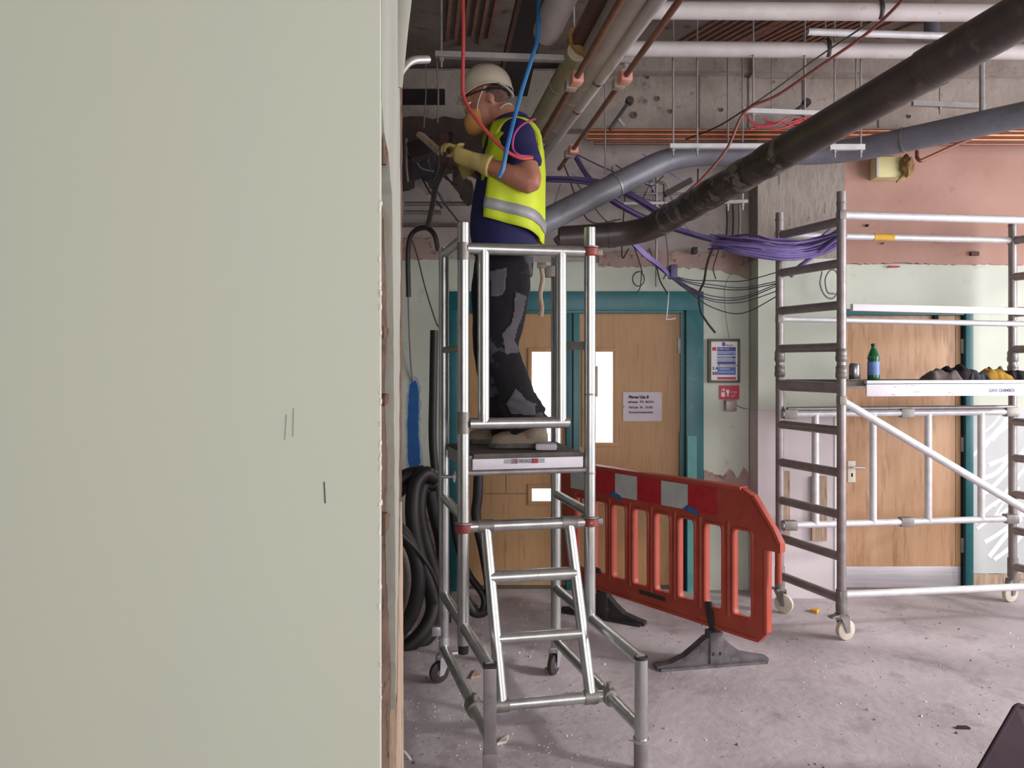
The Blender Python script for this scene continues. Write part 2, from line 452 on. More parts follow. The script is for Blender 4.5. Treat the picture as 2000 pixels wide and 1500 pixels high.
def skin(name, poly, m, y, t, parent=wall, step=0.05, amp=0.006, rough=()):
    """sheet on the wall: polygon of pixels at wall distance y, front face at y, thickness t behind it; rough = indexes of torn edges"""
    pts = []
    n = len(poly)
    for i in range(n):
        a = V((wx(poly[i][0], y), y, wz(poly[i][1], y))); b = V((wx(poly[(i + 1) % n][0], y), y, wz(poly[(i + 1) % n][1], y)))
        seg = jag([a, b], step, amp) if i in rough else [a, b]
        pts += seg[:-1]
    return obj(name, prism(B(), pts, (0, t, 0)), m, parent, smooth=False)
yS = DW - 0.012
skin('green_paint_sheet', [(330, 505), (872, 505), (872, 1155), (330, 1155)], G['green'], yS, 0.012, rough=(0,))
skin('green_paint_sheet', [(872, 505), (1372, 518), (1372, 570), (872, 570)], G['green'], yS, 0.012, rough=(0,))
skin('green_paint_sheet', [(1372, 518), (1462, 520), (1462, 925), (1452, 912), (1440, 935), (1425, 915), (1412, 930), (1372, 918)], G['green'], yS, 0.012, rough=(0, 2, 3, 4, 5, 6), step=0.025)
skin('bare_plaster_patch', [(1375, 912), (1462, 905), (1462, 1000), (1440, 985), (1410, 1005), (1375, 990)], G['pinkraw'], DW - 0.006, 0.006, rough=(0, 2, 3, 4))
skin('lower_plaster', [(1375, 985), (1462, 985), (1462, 1155), (1375, 1155)], G['green'], DW - 0.004, 0.004)
skin('torn_plaster_band', [(1170, 492), (1290, 490), (1380, 494), (1460, 492), (1462, 545), (1400, 528), (1320, 520), (1170, 520)], G['pinkraw'], DW - 0.02, 0.02, rough=(0, 1, 2, 4, 5, 6), step=0.03, amp=0.012)
skin('torn_plaster_band', [(330, 466), (858, 466), (858, 507), (330, 507)], G['pinkraw'], DW - 0.02, 0.02, rough=(0, 2), step=0.03, amp=0.008)
skin('grey_ledge', [(330, 436), (930, 436), (930, 442), (330, 442)], G['ceil'], DW - 0.04, 0.04)
# concrete downstand beam along the head of the wall
bm = box(B(), (XL - 0.2, DW - 0.12, wz(252, DW - 0.12)), (XR + 0.2, DW, wz(138, DW - 0.12)))
beamo = obj('concrete_beam', bm, G['conc'], wall, smooth=False)
bm = box(B(), (wx(1100), DW - 0.22, 3.70), (wx(1456), DW - 0.12, ZC)); obj('concrete_haunch', bm, G['conc'], wall, smooth=False)
bm = box(B(), (wx(1452), DW - 0.26, 3.68), (XR, DW - 0.12, ZC)); obj('concrete_haunch', bm, G['conc'], wall, smooth=False)
for (px, py, r) in ((1284, 193, 0.018), (1238, 225, 0.024), (1409, 215, 0.014), (1310, 218, 0.015), (1775, 228, 0.012), (1265, 152, 0.01)):
    c = P(px, py, DW - 0.121); bm = lathe(B(), c, [(r, 0), (r, 0.01), (r * 0.6, 0.01), (r * 0.55, -0.02)], 14, (0, -1, 0)); obj('tie_hole', bm, G['ceil'], wall)
for px in (1358, 1452, 1556, 1700):
    bm = box(B(), (wx(px) - 0.004, DW - 0.126, wz(250, DW - 0.12)), (wx(px) + 0.004, DW - 0.12, wz(140, DW - 0.12))); obj('board_mark', bm, G['ceil'], wall, smooth=False)
# dark service opening on the left and block patch over the doors
obj('service_opening', box(B(), (wx(640), DW - 0.13, wz(216)), (wx(872), DW - 0.118, wz(186))), G['dark'], wall, smooth=False)
obj('dark_bulkhead', prism(B(), jag([(XL, DW - 0.25, wz(252)), (wx(1050), DW - 0.25, wz(252)), (wx(1040), DW - 0.25, wz(300)), (wx(930), DW - 0.25, wz(345)), (wx(880), DW - 0.25, wz(338)), (wx(800), DW - 0.25, wz(372)), (XL, DW - 0.25, wz(372))], 0.08, 0.015), (0, 0.25, 0)), G['dkbrown'], wall, smooth=False)
# concrete pier
PJ = DW - 0.2
pier = thing('wall_pier', 'concrete pier between the doors, raw at top, green and white below', None, (wx(1560), PJ, 0), kind='structure')
px0, px1 = wx(1480, PJ), wx(1650, PJ)
obj('raw_concrete', box(B(), (px0, PJ, wz(505, PJ)), (px1, DW, wz(250, PJ))), G['pier'], pier, smooth=False)
obj('green_shaft', box(B(), (px0 + 0.004, PJ + 0.004, wz(802, PJ)), (px1, DW, wz(505, PJ))), G['green'], pier, smooth=False)
obj('white_dado', box(B(), (px0, PJ - 0.004, 0), (px1 - 0.04, DW, wz(802, PJ))), G['board'], pier, smooth=False)
obj('dado_trim', box(B(), (px1 - 0.075, PJ - 0.012, 0), (px1 - 0.06, PJ, wz(802, PJ))), G['whitew'], pier, smooth=False)
obj('timber_block', box(B(), (wx(1527, PJ), PJ - 0.03, wz(1050, PJ)), (wx(1540, PJ), PJ - 0.004, wz(920, PJ))), G['timber'], pier, smooth=False)
obj('timber_block', box(B(), (wx(1583, PJ), PJ - 0.03, wz(1055, PJ)), (wx(1612, PJ), PJ - 0.004, wz(930, PJ))), G['timber'], pier, smooth=False)
# pink plaster and green paint to the right of the pier
skin('pink_plaster', [(1640, 240), (2420, 240), (2420, 518), (1900, 516), (1740, 514), (1640, 516)], G['pink'], DW - 0.03, 0.03, rough=(2, 3, 4), step=0.03, amp=0.008)
skin('green_paint_sheet', [(1640, 516), (2420, 516), (2420, 608), (1640, 608)], G['green'], yS, 0.012)
skin('green_paint_sheet', [(1888, 600), (2420, 600), (2420, 800), (1888, 800)], G['green'], yS, 0.012)
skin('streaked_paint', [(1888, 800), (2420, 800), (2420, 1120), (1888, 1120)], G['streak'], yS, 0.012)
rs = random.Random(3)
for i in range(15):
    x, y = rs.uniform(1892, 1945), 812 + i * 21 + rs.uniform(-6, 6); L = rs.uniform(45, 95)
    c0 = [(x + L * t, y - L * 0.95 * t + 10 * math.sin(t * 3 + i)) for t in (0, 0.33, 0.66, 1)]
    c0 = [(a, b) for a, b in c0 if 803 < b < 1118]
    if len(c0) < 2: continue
    obj('white_stroke', tube(B(), spl([V((wx(a, yS), yS, wz(b, yS))) for a, b in c0], 5), [(0.0022, rs.uniform(0.008, 0.018))] * 2, 8), G['whitew'], wall)  # raised white diagonal strokes over the grey sheet
skin('bare_plaster_patch', [(1888, 1120), (2420, 1120), (2420, 1155), (1888, 1155)], G['timber'], DW - 0.008, 0.008, rough=(0,))
for (px, py, w, h, m) in ((1692, 441, 0.016, 0.016, 'dark'), (1723, 476, 0.01, 0.01, 'teal'), (1901, 496, 0.06, 0.03, 'brown'), (1745, 521, 0.075, 0.01, 'pred')):
    c = P(px, py, DW - 0.03); obj('wall_mark', box(B(), (c.x - w / 2, DW - 0.055, c.z - h / 2), (c.x + w / 2, DW - 0.012, c.z + h / 2), 0.003), G[m], wall, smooth=False)
# the blue spray mark: paint with its own ragged outline
pts = [(800, 752), (806, 742), (813, 745), (817, 760), (818, 800), (817, 850), (820, 880), (821, 905), (812, 917), (802, 916), (797, 900), (796, 840), (797, 790)]
halo = [(808 + (a - 808) * 1.35 + 1, 830 + (b - 830) * 1.1) for a, b in pts]
skin('spray_halo', halo, mat('faint_blue_overspray', '8fa5ad', 'a3b3b4', 9, 0.65), DW - 0.0128, 0.001, rough=range(13), step=0.02, amp=0.006)
skin('blue_spray_mark', pts, G['spray'], DW - 0.0135, 0.002, rough=range(13), step=0.02, amp=0.003)
skin('broken_plaster_patch', [(800, 925), (858, 920), (872, 960), (872, 1155), (790, 1155)], G['pinkraw'], DW - 0.014, 0.014, rough=(0, 4), step=0.03)

# side and rear walls (outside the frame): windows on the right, and a rear opening added for the fill
wr = thing('wall_right', 'side wall with tall windows', None, (XR, 2, 0), kind='structure')
bm = B()
for lo, hi in (((XR, YB, 0), (XR + 0.2, DW, 0.7)), ((XR, YB, 3.2), (XR + 0.2, DW, ZC)), ((XR, YB, 0.7), (XR + 0.2, 0.7, 3.2)), ((XR, 2.8, 0.7), (XR + 0.2, 3.05, 3.2)), ((XR, 5.1, 0.7), (XR + 0.2, DW, 3.2))):
    box(bm, lo, hi)
obj('masonry', bm, G['green'], wr, smooth=False)
wb = thing('wall_rear', 'rear wall with wide opening added for the fill light', None, (1, YB, 0), kind='structure')
bm = B()
for lo, hi in (((XL, YB - 0.2, 0), (XR, YB, 0.9)), ((XL, YB - 0.2, 3.1), (XR, YB, ZC)), ((XL, YB - 0.2, 0.9), (-0.7, YB, 3.1)), ((3.9, YB - 0.2, 0.9), (XR, YB, 3.1))):
    box(bm, lo, hi)
obj('masonry', bm, G['green'], wb, smooth=False)
wf = obj('wall_side', box(B(), (XL - 0.2, YB, 0), (XL, DW, ZC)), G['green'], smooth=False)
tag(wf, 'green painted side wall', kind='structure')
# corridor beyond the double doors
cw = thing('wall_corridor', 'bright white corridor beyond the double doors', None, (0.46, 6.5, 0), kind='structure')
bm = B()
for lo, hi in (((-1.2, 7.6, 0), (2.2, 7.75, 2.9)), ((-1.3, DW + 0.22, 0), (-1.2, 7.75, 2.9)), ((2.2, DW + 0.22, 0), (2.3, 7.75, 2.9)), ((-1.3, DW + 0.22, 2.8), (2.3, 7.75, 2.9))):
    box(bm, lo, hi)
obj('masonry', bm, G['whitew'], cw, smooth=False)

# near wall stub with its broken end
WD0, WD1 = 1.3, 1.56
XE = (742 - 1000) * WD0 / F
wl = thing('wall_left', 'pale green painted wall end with broken plaster edge close to the camera', None, (XE - 1, WD0, 0), kind='structure')
obj('painted_face', box(B(), (XL, WD0, 0), (XE, WD0 + 0.016, ZC)), G['paint'], wl, smooth=False)
obj('core', box(B(), (XL, WD0 + 0.016, 0), (XE - 0.03, WD1, ZC)), G['mortar'], wl, smooth=False)
# broken plaster relief on the end face
NZ, NY = 200, 12
vs, fs = [], []
for i in range(NZ + 1):
    z = 0.0 + 3.0 * i / NZ
    for j in range(NY + 1):
        y = WD0 + 0.014 + (1.47 - WD0 - 0.014) * j / NY
        d = noise.fractal(V((y * 9, 0.3, z * 5)), 0.8, 2.1, 5) * 0.007 + noise.noise(V((y * 14, 4, z * 3))) * 0.006
        x = XE - 0.012 + d
        if noise.noise(V((y * 5, 9, z * 2.2))) > 0.28: x -= 0.012
        vs.append((min(x, XE - 0.0005 if j < 2 else XE + 0.003), y, z))
for i in range(NZ):
    for j in range(NY):
        a = i * (NY + 1) + j
        fs.append((a, a + 1, a + NY + 2, a + NY + 1))
obj('broken_plaster', (vs, fs), G['mortar'], wl, smooth=True, ang=60)
def endD(px): return XE * F / (px - 1000)             # distance at which the end face shows at column px
def endstrip(name, left, right, m, x0, x1, step=0.02, amp=0.004):
    L = [V((x1, endD(p), EYE + (HOR - q) * endD(p) / F)) for p, q in left]
    R = [V((x1, endD(p), EYE + (HOR - q) * endD(p) / F)) for p, q in right]
    pts = jag(L, step, amp, (1,)) + jag(R[::-1], step, amp, (1,))
    obj(name, prism(B(), pts, (x0 - x1, 0, 0)), m, wl, smooth=False)
endstrip('plaster_bead', [(744, -300), (744, 190), (749, 260), (757, 300), (764, 380), (766, 560), (768, 800), (770, 1050), (771, 1250), (772, 1700)],
         [(779, -300), (779, 120), (780, 300), (781, 500), (778, 900), (776, 1250), (774, 1700)], G['skim'], XE - 0.03, XE + 0.0015)
endstrip('split_timber', [(779, 980), (777, 1100), (774, 1230), (773, 1330), (770, 1420), (769, 1700)], [(781, 980), (783, 1100), (784, 1300), (785, 1700)], G['timber'], XE - 0.02, XE + 0.004, 0.015, 0.003)
endstrip('rough_back_edge', [(780, -300), (780, 1700)], [(786, -300), (788, 300), (787, 700), (786, 1700)], G['mortar'], XE - 0.05, XE - 0.002, 0.012, 0.004)
for i in range(46):
    z = random.uniform(1.0, 1.95); s = random.uniform(0.0018, 0.005)
    c = V((XE + random.uniform(-0.001, 0.0012), WD0 + random.uniform(-0.001, 0.004), z))
    bm = B(); bmesh.ops.create_icosphere(bm, subdivisions=1, radius=s, matrix=Matrix.Translation(c) @ Matrix.Diagonal((0.7, 0.8, 1.6, 1)))
    obj('plaster_chip', bm, G['chip'], wl, smooth=False)
for (p, q, h) in ((744, 300, 50), (746, 650, 26), (747, 780, 24), (748, 1020, 44)):      # loose plaster flakes
    D = endD(p + 6); c = V((XE + 0.002, D, EYE + (HOR - q) * D / F)); hh = h * D / F / 2
    poly = jag([(c.x, D - 0.02, c.z - hh), (c.x, D + 0.02, c.z - hh * 0.6), (c.x, D + 0.03, c.z + hh * 0.5), (c.x, D - 0.02, c.z + hh)], 0.01, 0.003, (1, 2), True)
    obj('plaster_flake', prism(B(), poly, (-0.012, 0, 0)), G['mortar'], wl, smooth=False)
# peeled lining at the top of the wall end
bm = tube(B(), spl([P(770, 170, 1.5), P(775, 120, 1.5), P(781, 60, 1.5), P(788, 0, 1.5), P(792, -60, 1.5)], 5), [(0.004, 0.016)] * 2, 8)
obj('peeled_lining', bm, G['skim'], wl)
bm = box(B(), (XE - 0.01, WD0 - 0.0012, wz(985, WD0)), (XE - 0.008, WD0 + 0.001, wz(940, WD0)))
# scuffs on the face
for (px, py, h) in ((559, 835, 50), (573, 825, 55), (633, 962, 42)):
    a = P(px, py - h / 2, WD0 - 0.0006); b = P(px + random.uniform(-3, 3), py + h / 2, WD0 - 0.0006)
    obj('scuff', beam(B(), a, b, 0.0022, 0.001, (0, 1, 0)), G['skim'] if px < 600 else G['frame'], wl, smooth=False)

# ------------------------------------------------------------------ door_1: teal double doors
d1 = thing('door_1', 'teal framed double oak doors with vision panels', None, (0.46, DW, 0), kind='structure')
yF = DW - 0.02
def dbox(name, p0, q0, p1, q1, y0, y1, m, parent, bev=0.0, D=None):
    D = D or DW
    return obj(name, box(B(), (wx(p0, D), y0, wz(q1, D)), (wx(p1, D), y1, wz(q0, D)), bev), m, parent, smooth=bool(bev))
dbox('frame_head', 872, 570, 1372, 607, yF - 0.02, DW + 0.12, G['teal'], d1, 0.004)
dbox('frame_head_moulding', 894, 600, 1334, 612, yF, DW + 0.10, G['teal'], d1, 0.003)
dbox('frame_jamb', 1338, 606, 1372, 1153, yF - 0.02, DW + 0.12, G['teal'], d1, 0.004)
dbox('frame_jamb', 872, 606, 893, 1153, yF - 0.02, DW + 0.12, G['teal'], d1, 0.004)
dbox('door_stop', 1330, 610, 1340, 1153, DW + 0.015, DW + 0.1, G['teal'], d1)
dbox('mullion', 1106, 610, 1132, 1153, DW - 0.01, DW + 0.1, G['teal'], d1, 0.004)
dbox('mullion_groove', 1117, 612, 1120, 1153, DW - 0.013, DW, G['dark'], d1)
dbox('jamb_patch', 1340, 850, 1358, 1153, yF - 0.026, yF - 0.018, mat('pale_teal_patch', '4f8c8b', '5d9997', 6, 0.5), d1)
dbox('jamb_patch', 1328, 845, 1334, 1153, DW + 0.006, DW + 0.016, G['teal'], d1)
def leaf(p0, p1, wins):
    lf = None
    y0, y1 = DW + 0.03, DW + 0.075
    xs = [p0, wins[0][0], wins[0][2], p1]
    bm = B()
    box(bm, (wx(p0), y0, 0.008), (wx(xs[1]), y1, wz(610)))
    box(bm, (wx(xs[2]), y0, 0.008), (wx(p1), y1, wz(610)))
    qs = [610] + [q for w in wins for q in (w[1], w[3])] + [1153]
    for i in range(0, len(qs), 2):
        box(bm, (wx(xs[1]), y0, max(wz(qs[i + 1]), 0.008)), (wx(xs[2]), y1, wz(qs[i])))
    lf = obj('door_leaf', bm, G['oak'], d1, smooth=False)
    for (a, b, c, d) in wins:
        for (e, f, g, h) in ((a - 5, b - 5, c + 5, b + 3), (a - 5, d - 3, c + 5, d + 5), (a - 5, b + 3, a + 3, d - 3), (c - 3, b + 3, c + 5, d - 3)):
            dbox('glazing_bead', e, f, g, h, y0 - 0.012, y0 + 0.004, G['oak'], lf, 0.003)
        dbox('pane', a, b, c, d, DW + 0.05, DW + 0.054, G['glass'], lf)
    return lf
lfL = leaf(894, 1106, [(1036, 684, 1096, 868), (1036, 952, 1096, 983)])
lfR = leaf(1132, 1330, [(1142, 684, 1201, 868), (1142, 960, 1188, 982)])
dbox('hinge', 1325, 660, 1333, 690, DW + 0.018, DW + 0.03, G['cast'], lfR)
dbox('closer_arm', 1163, 715, 1168, 775, DW + 0.012, DW + 0.03, G['cast'], lfR)
dbox('push_rail', 1100, 748, 1142, 772, DW + 0.10, DW + 0.12, G['oak'], d1)
obj('round_sticker', lathe(B(), P(1138, 737, DW + 0.046), [(0.035, 0), (0.035, 0.002)], 20, (0, -1, 0)), G['pdblue'], lfR)
obj('round_sticker', lathe(B(), P(1100, 737, DW + 0.046), [(0.03, 0), (0.03, 0.002)], 20, (0, -1, 0)), G['pred'], lfL)
# bands on the left leaf (old board joints)
dbox('board_joint', 988, 920, 989.2, 966, DW + 0.028, DW + 0.03, G['frame'], lfL)
dbox('board_joint', 945, 965, 1030, 966.2, DW + 0.028, DW + 0.03, G['frame'], lfL)
dbox('bottom_rail', 894, 1145, 1330, 1153, DW + 0.02, DW + 0.03, G['frame'], d1)
dbox('taped_sheet', 1243, 985, 1316, 1042, DW + 0.0275, DW + 0.03, mat('brown_tape_sheet', '9c7f5c', 'a98c69', 9, 0.7), lfR)

# ------------------------------------------------------------------ door_2: single oak door on the right
d2 = thing('door_2', 'single pale oak door with steel kick plate', None, (wx(1765), DW, 0), kind='structure')
dbox('frame_jamb', 1882, 604, 1897, 1153, yF - 0.01, DW + 0.12, G['teal'], d2, 0.004)
dbox('frame_jamb', 1640, 604, 1650, 1153, DW + 0.0, DW + 0.12, G['timber'], d2, 0.003)
dbox('frame_head', 1640, 604, 1897, 616, yF, DW + 0.12, G['teal'], d2, 0.003)
lf2 = dbox('door_leaf', 1651, 616, 1877, 1149, DW + 0.01, DW + 0.055, G['oakpale'], d2, 0.003)
dbox('lipping', 1868, 618, 1878, 1148, DW + 0.006, DW + 0.02, G['oak'], lf2)
dbox('jamb_gap', 1877, 616, 1882, 1152, DW + 0.004, DW + 0.06, G['dark'], d2)
dbox('kick_plate', 1652, 1107, 1877, 1147, DW + 0.005, DW + 0.012, G['steel'], lf2, 0.001)
hp = dbox('handle_plate', 1656, 900, 1671, 942, DW - 0.002, DW + 0.012, mat('ivory_plate', 'd9d2c4', 'cfc7b8', 20, 0.4), lf2, 0.003)
bm = tube(B(), spl([P(1664, 913, DW - 0.005), P(1664, 913, DW - 0.045), P(1670, 913, DW - 0.05), P(1690, 914, DW - 0.05)], 4), 0.008, 10)
obj('lever', bm, G['steel'], hp)
dbox('keyhole', 1662.5, 924, 1665.5, 931, DW - 0.004, DW, G['dark'], hp)
for q in (676, 868, 1065):
    dbox('hinge', 1877, q - 14, 1882, q + 14, DW - 0.004, DW + 0.01, G['cast'], d2)
dbox('door_stop', 1822, 616, 1830, 624, DW - 0.02, DW + 0.01, G['dark'], d2)

# ------------------------------------------------------------------ notices on the far wall
n1 = thing('paper_notice', 'white paper notice with handwritten lines taped to oak door', 'notice', P(1256, 822, DW + 0.027))
dbox('sheet', 1218, 766, 1294, 823, DW + 0.0265, DW + 0.0285, G['paper'], n1)
for (s, px, py, h) in (('Please Use II', 1228, 778, 0.030), ('atbsaiaa  TN  BIOIO', 1226.5, 787, 0.024), ('NuCasi  IA.  OUIO', 1228, 797.5, 0.024), ('Suooomooeooeom', 1228, 807, 0.024)):
    text(s, P(px, py, DW + 0.0255), h * 0.95, G['ink'], n1, bold=0.0008 if py > 780 else 0.002)
dbox('tape', 1216, 792, 1220, 798, DW + 0.0255, DW + 0.0275, G['timber'], n1)

n2 = thing('framed_poster', 'dark framed blue and white site poster beside teal door frame', 'poster', P(1414, 747, yS - 0.02))
yp = yS - 0.02
def pb(name, p0, q0, p1, q1, m, dy=0.0, t=0.004, parent=None): return obj(name, box(B(), (wx(p0, yp), yp - dy - t, wz(q1, yp)), (wx(p1, yp), yp - dy, wz(q0, yp))), m, parent or n2, smooth=False)
for (a, b, c, d) in ((1383, 662, 1445, 667), (1383, 743, 1445, 747.5), (1383, 667, 1388.5, 743), (1440.5, 667, 1445, 743)):
    obj('frame_rail', box(B(), (wx(a, yp), yp - 0.012, wz(d, yp)), (wx(c, yp), yp + 0.018, wz(b, yp)), 0.002), G['frame'], n2)
pb('sheet', 1388, 667, 1441, 743, G['pwhite'], -0.004)
for (a, b, c, d, m) in ((1401, 678, 1437, 686, 'pdblue'), (1401, 687, 1437, 694, 'pblue'), (1401, 696, 1437, 700, 'pdblue'), (1401, 701.5, 1437, 705, 'pblue'), (1401, 706, 1437, 711.5, 'pdblue'),
                        (1401, 717, 1437, 732, 'pblue'), (1401, 736.5, 1437, 741, 'pred'), (1391, 678, 1399, 685, 'pred'), (1410.5, 668.5, 1416.5, 676, 'pdblue')):
    pb('printed_block', a, b, c, d, G[m], 0.0, 0.0015)
for i, (px, py, w) in enumerate(((1403, 683, 'sldio hcu'), (1402, 691, 'omcamoon nov'), (1402, 699.5, 'mmnoboon'), (1402, 705, 'moommoon o'), (1402, 716, 'SK COUVOISAI'), (1403, 722, 'i aaadooc'), (1403, 728, 'moommoom'), (1418, 676, 'Araai'))):
    text(w, P(px, py, yp - 0.003), 0.022, G['pwhite'] if i not in (4, 7) else G['ink'], n2)
text('S A', P(1391.5, 722, yp - 0.001), 0.03, G['ink'], n2, bold=0.001); text('BB', P(1391.5, 732, yp - 0.001), 0.03, G['ink'], n2, bold=0.001)

n3 = thing('red_fire_sign', 'small red fire action sign below the framed poster', 'sign', P(1425, 780, yS - 0.01))
yp = yS - 0.006
pb('plate', 1405, 753, 1444, 780, G['pred'], 0, 0.003, n3)
pb('pictogram', 1408.5, 766, 1415.5, 775, G['pwhite'], 0.003, 0.0012, n3)
for (a, b, c, d) in ((1409, 759, 1415, 761), (1409, 759, 1410.6, 764), (1413, 761, 1415, 764)): pb('pictogram', a, b, c, d, G['pwhite'], 0.003, 0.0012, n3)
poly = [(1418, 761), (1424, 761), (1424, 767), (1422.5, 770), (1423.5, 774), (1419.5, 774), (1420, 769), (1418, 766)]
obj('pictogram', prism(B(), [V((wx(a, yp), yp - 0.0042, wz(b, yp))) for a, b in poly], (0, 0.0012, 0)), G['pwhite'], n3, smooth=False)
for (px, py, s) in ((1427, 767, 'ah bjw'), (1428, 771, '- - o'), (1428, 775, 'oiai')): text(s, P(px, py, yp - 0.0045), 0.018, G['pwhite'], n3)

n4 = thing('call_point', 'small grey call point box below the red sign', 'call point', P(1425, 803, yS - 0.03))
obj('body', box(B(), (wx(1414, yS), yS - 0.035, wz(803, yS)), (wx(1437, yS), yS, wz(781, yS)), 0.004), G['pinkraw'], n4)
obj('face_plate', box(B(), (wx(1416, yS), yS - 0.04, wz(801, yS)), (wx(1430, yS), yS - 0.033, wz(783, yS)), 0.002), G['alud'], n4)
obj('cord', tube(B(), spl([P(1436, 790, yS - 0.01), P(1448, 796, yS - 0.01), P(1460, 799, yS - 0.01)], 4), 0.003, 6), G['cableg'], n4)
# ------------------------------------------------------------------ podium tower the worker stands on
def at(X, Y, z): return V((X, Y, z))
FL, FR = P(905, 710, 3.50), P(1152, 710, 3.62)
RL, RR = P(867, 710, 3.99), P(1086, 710, 4.10)
def col(c, z): return V((c.x, c.y, z))
def mixc(a, b, t, z): p = a.lerp(b, t); return V((p.x, p.y, z))
pt = thing('podium_tower', 'narrow aluminium podium tower the worker stands on', 'scaffold', (0.02, 3.8, 0))
R1 = 0.027
def pipe(name, a, b, r=R1, m='alu', parent=pt, n=14, hollow=0.0):
    return obj(name, cyl(B(), a, b, r, n, hollow), G[m], parent)
def collar(name, a, b, r, m='cast', parent=pt): return obj(name, cyl(B(), a, b, r, 14), G[m], parent)
p_fl = pipe('post', col(FL, 0.37), col(FL, 2.29), hollow=0.8)
p_fr = pipe('post', col(FR, 0.45), col(FR, 2.29), hollow=0.8)
p_rl = pipe('post', col(RL, 0.13), col(RL, 2.25))
p_rr = pipe('post', col(RR, 0.13), col(RR, 2.25))
collar('post_plug', col(FL, 0.33), col(FL, 0.372), 0.024, 'rubber', p_fl)
for z0, z1 in ((2.12, 2.2), (1.33, 1.43)): collar('sleeve', col(FL, z0), col(FL, z1), 0.0285, 'cast', p_fl)
for z0, z1 in ((1.5, 1.51), (1.13, 1.14)): collar('joint_ring', col(FR, z0), col(FR, z1), 0.028, 'alud', p_fr)
# front guard: top rail, lower rail, two infill tubes
gz0, gz1 = 2.175, 1.375
def fr(px, D, z): return V(((px - 1000) * D / F, D, z))
pipe('guard_rail', mixc(FL, FR, 0.03, gz0), mixc(FL, FR, 0.97, gz0))
pipe('guard_rail', mixc(FL, FR, 0.05, gz1), mixc(FL, FR, 0.83, gz1))
for t in (0.155, 0.765): pipe('infill_tube', mixc(FL, FR, t, gz1), mixc(FL, FR, t, gz0))
# side and back rails
for a, b in ((FL, RL), (FR, RR)):
    if a is FL: pipe('side_rail', col(a, 2.22), col(b, 2.22), 0.022)
    pipe('side_rail', col(a, 0.945), col(b, 0.955), 0.022)
pipe('side_rail', col(FL, 1.72), col(RL, 1.72), 0.016, 'cast')
beam_ = obj('gate_bar', beam(B(), mixc(FL, FR, 0.82, 1.735) + V((0, 0.12, 0)), mixc(FL, FR, 1.0, 1.735) + V((0, 0.03, 0)), 0.02, 0.04), G['cast'], pt, smooth=False)
obj('gate_clip', box(B(), (RR.x - 0.06, RR.y - 0.03, 2.11), (RR.x - 0.005, RR.y + 0.03, 2.17), 0.006), G['cast'], pt)
# hanging strap beside the worker
obj('strap', tube(B(), spl([P(1057, 520, 3.95), P(1060, 545, 3.95), P(1055, 575, 3.95), P(1058, 600, 3.95), P(1056, 618, 3.95)], 4), [(0.006, 0.012)] * 3, 8), G['timber'], pt)
obj('strap_buckle', box(B(), tuple(P(1049, 524, 3.96)), tuple(P(1067, 512, 3.93)), 0.003), G['cast'], pt)
# platform
PZ = 1.235
plat = obj('platform', prism(B(), [mixc(FL, FR, 0.08, PZ), mixc(FL, FR, 0.93, PZ), mixc(RL, RR, 0.99, PZ), mixc(RL, RR, 0.02, PZ)], (0, 0, -0.03)), G['deck'], pt, smooth=False)
a, b = mixc(FL, FR, 0.07, PZ - 0.045), mixc(FL, FR, 0.94, PZ - 0.045)
obj('platform_edge', beam(B(), a + V((0, -0.012, 0)), b + V((0, -0.012, 0)), 0.014, 0.05, bev=0.003), G['whitefa'], plat)
pipe('platform_tube', mixc(FL, FR, 0.0, PZ - 0.085), mixc(FL, FR, 0.98, PZ - 0.085), 0.014, 'alud', plat)
pipe('platform_tube', mixc(RL, RR, 0.0, PZ - 0.06), mixc(RL, RR, 1.0, PZ - 0.06), 0.018, 'alud', plat)
obj('platform_edge', beam(B(), col(FL, PZ - 0.04) + V((0.03, 0.03, 0)), col(RL, PZ - 0.04) + V((0.03, -0.03, 0)), 0.02, 0.06), G['alud'], plat, smooth=False)
obj('platform_edge', beam(B(), col(FR, PZ - 0.04) + V((-0.03, 0.03, 0)), col(RR, PZ - 0.04) + V((-0.02, -0.03, 0)), 0.02, 0.06), G['alud'], plat, smooth=False)
dirF = (FR - FL).normalized()
def onedge(t, z, w, h, m, nm):
    c = mixc(FL, FR, t, z) + V((0, -0.0205, 0))
    obj(nm, beam(B(), c - dirF * w / 2, c + dirF * w / 2, 0.002, h), G[m], plat, smooth=False)
onedge(0.475, PZ - 0.034, 0.19, 0.02, 'reflect', 'warning_sticker')
onedge(0.395, PZ - 0.034, 0.03, 0.022, 'pred', 'warning_sticker'); onedge(0.555, PZ - 0.034, 0.03, 0.022, 'pred', 'warning_sticker')
text('W/AZ2', mixc(FL, FR, 0.43, PZ - 0.041) + V((0, -0.022, 0)), 0.022, G['ink'], plat, dirF)
obj('plaster_lump', box(B(), (P(1045, 880, 3.66).x, 3.64, PZ + 0.001), (P(1088, 880, 3.66).x, 3.72, PZ + 0.035), 0.015), G['paper'], plat)
# side brackets under the deck
obj('hook', lathe(B(), col(RL, 1.08) + V((0.055, -0.12, 0)), [(0.006, 0), (0.03, 0.004), (0.03, 0.012), (0.006, 0.016)], 14, (1, 0, 0)), G['steel'], pt)
pipe('hook_pin', col(RL, 1.08) + V((0.0, -0.12, 0)), col(RL, 1.08) + V((0.06, -0.12, 0)), 0.009, 'steel')
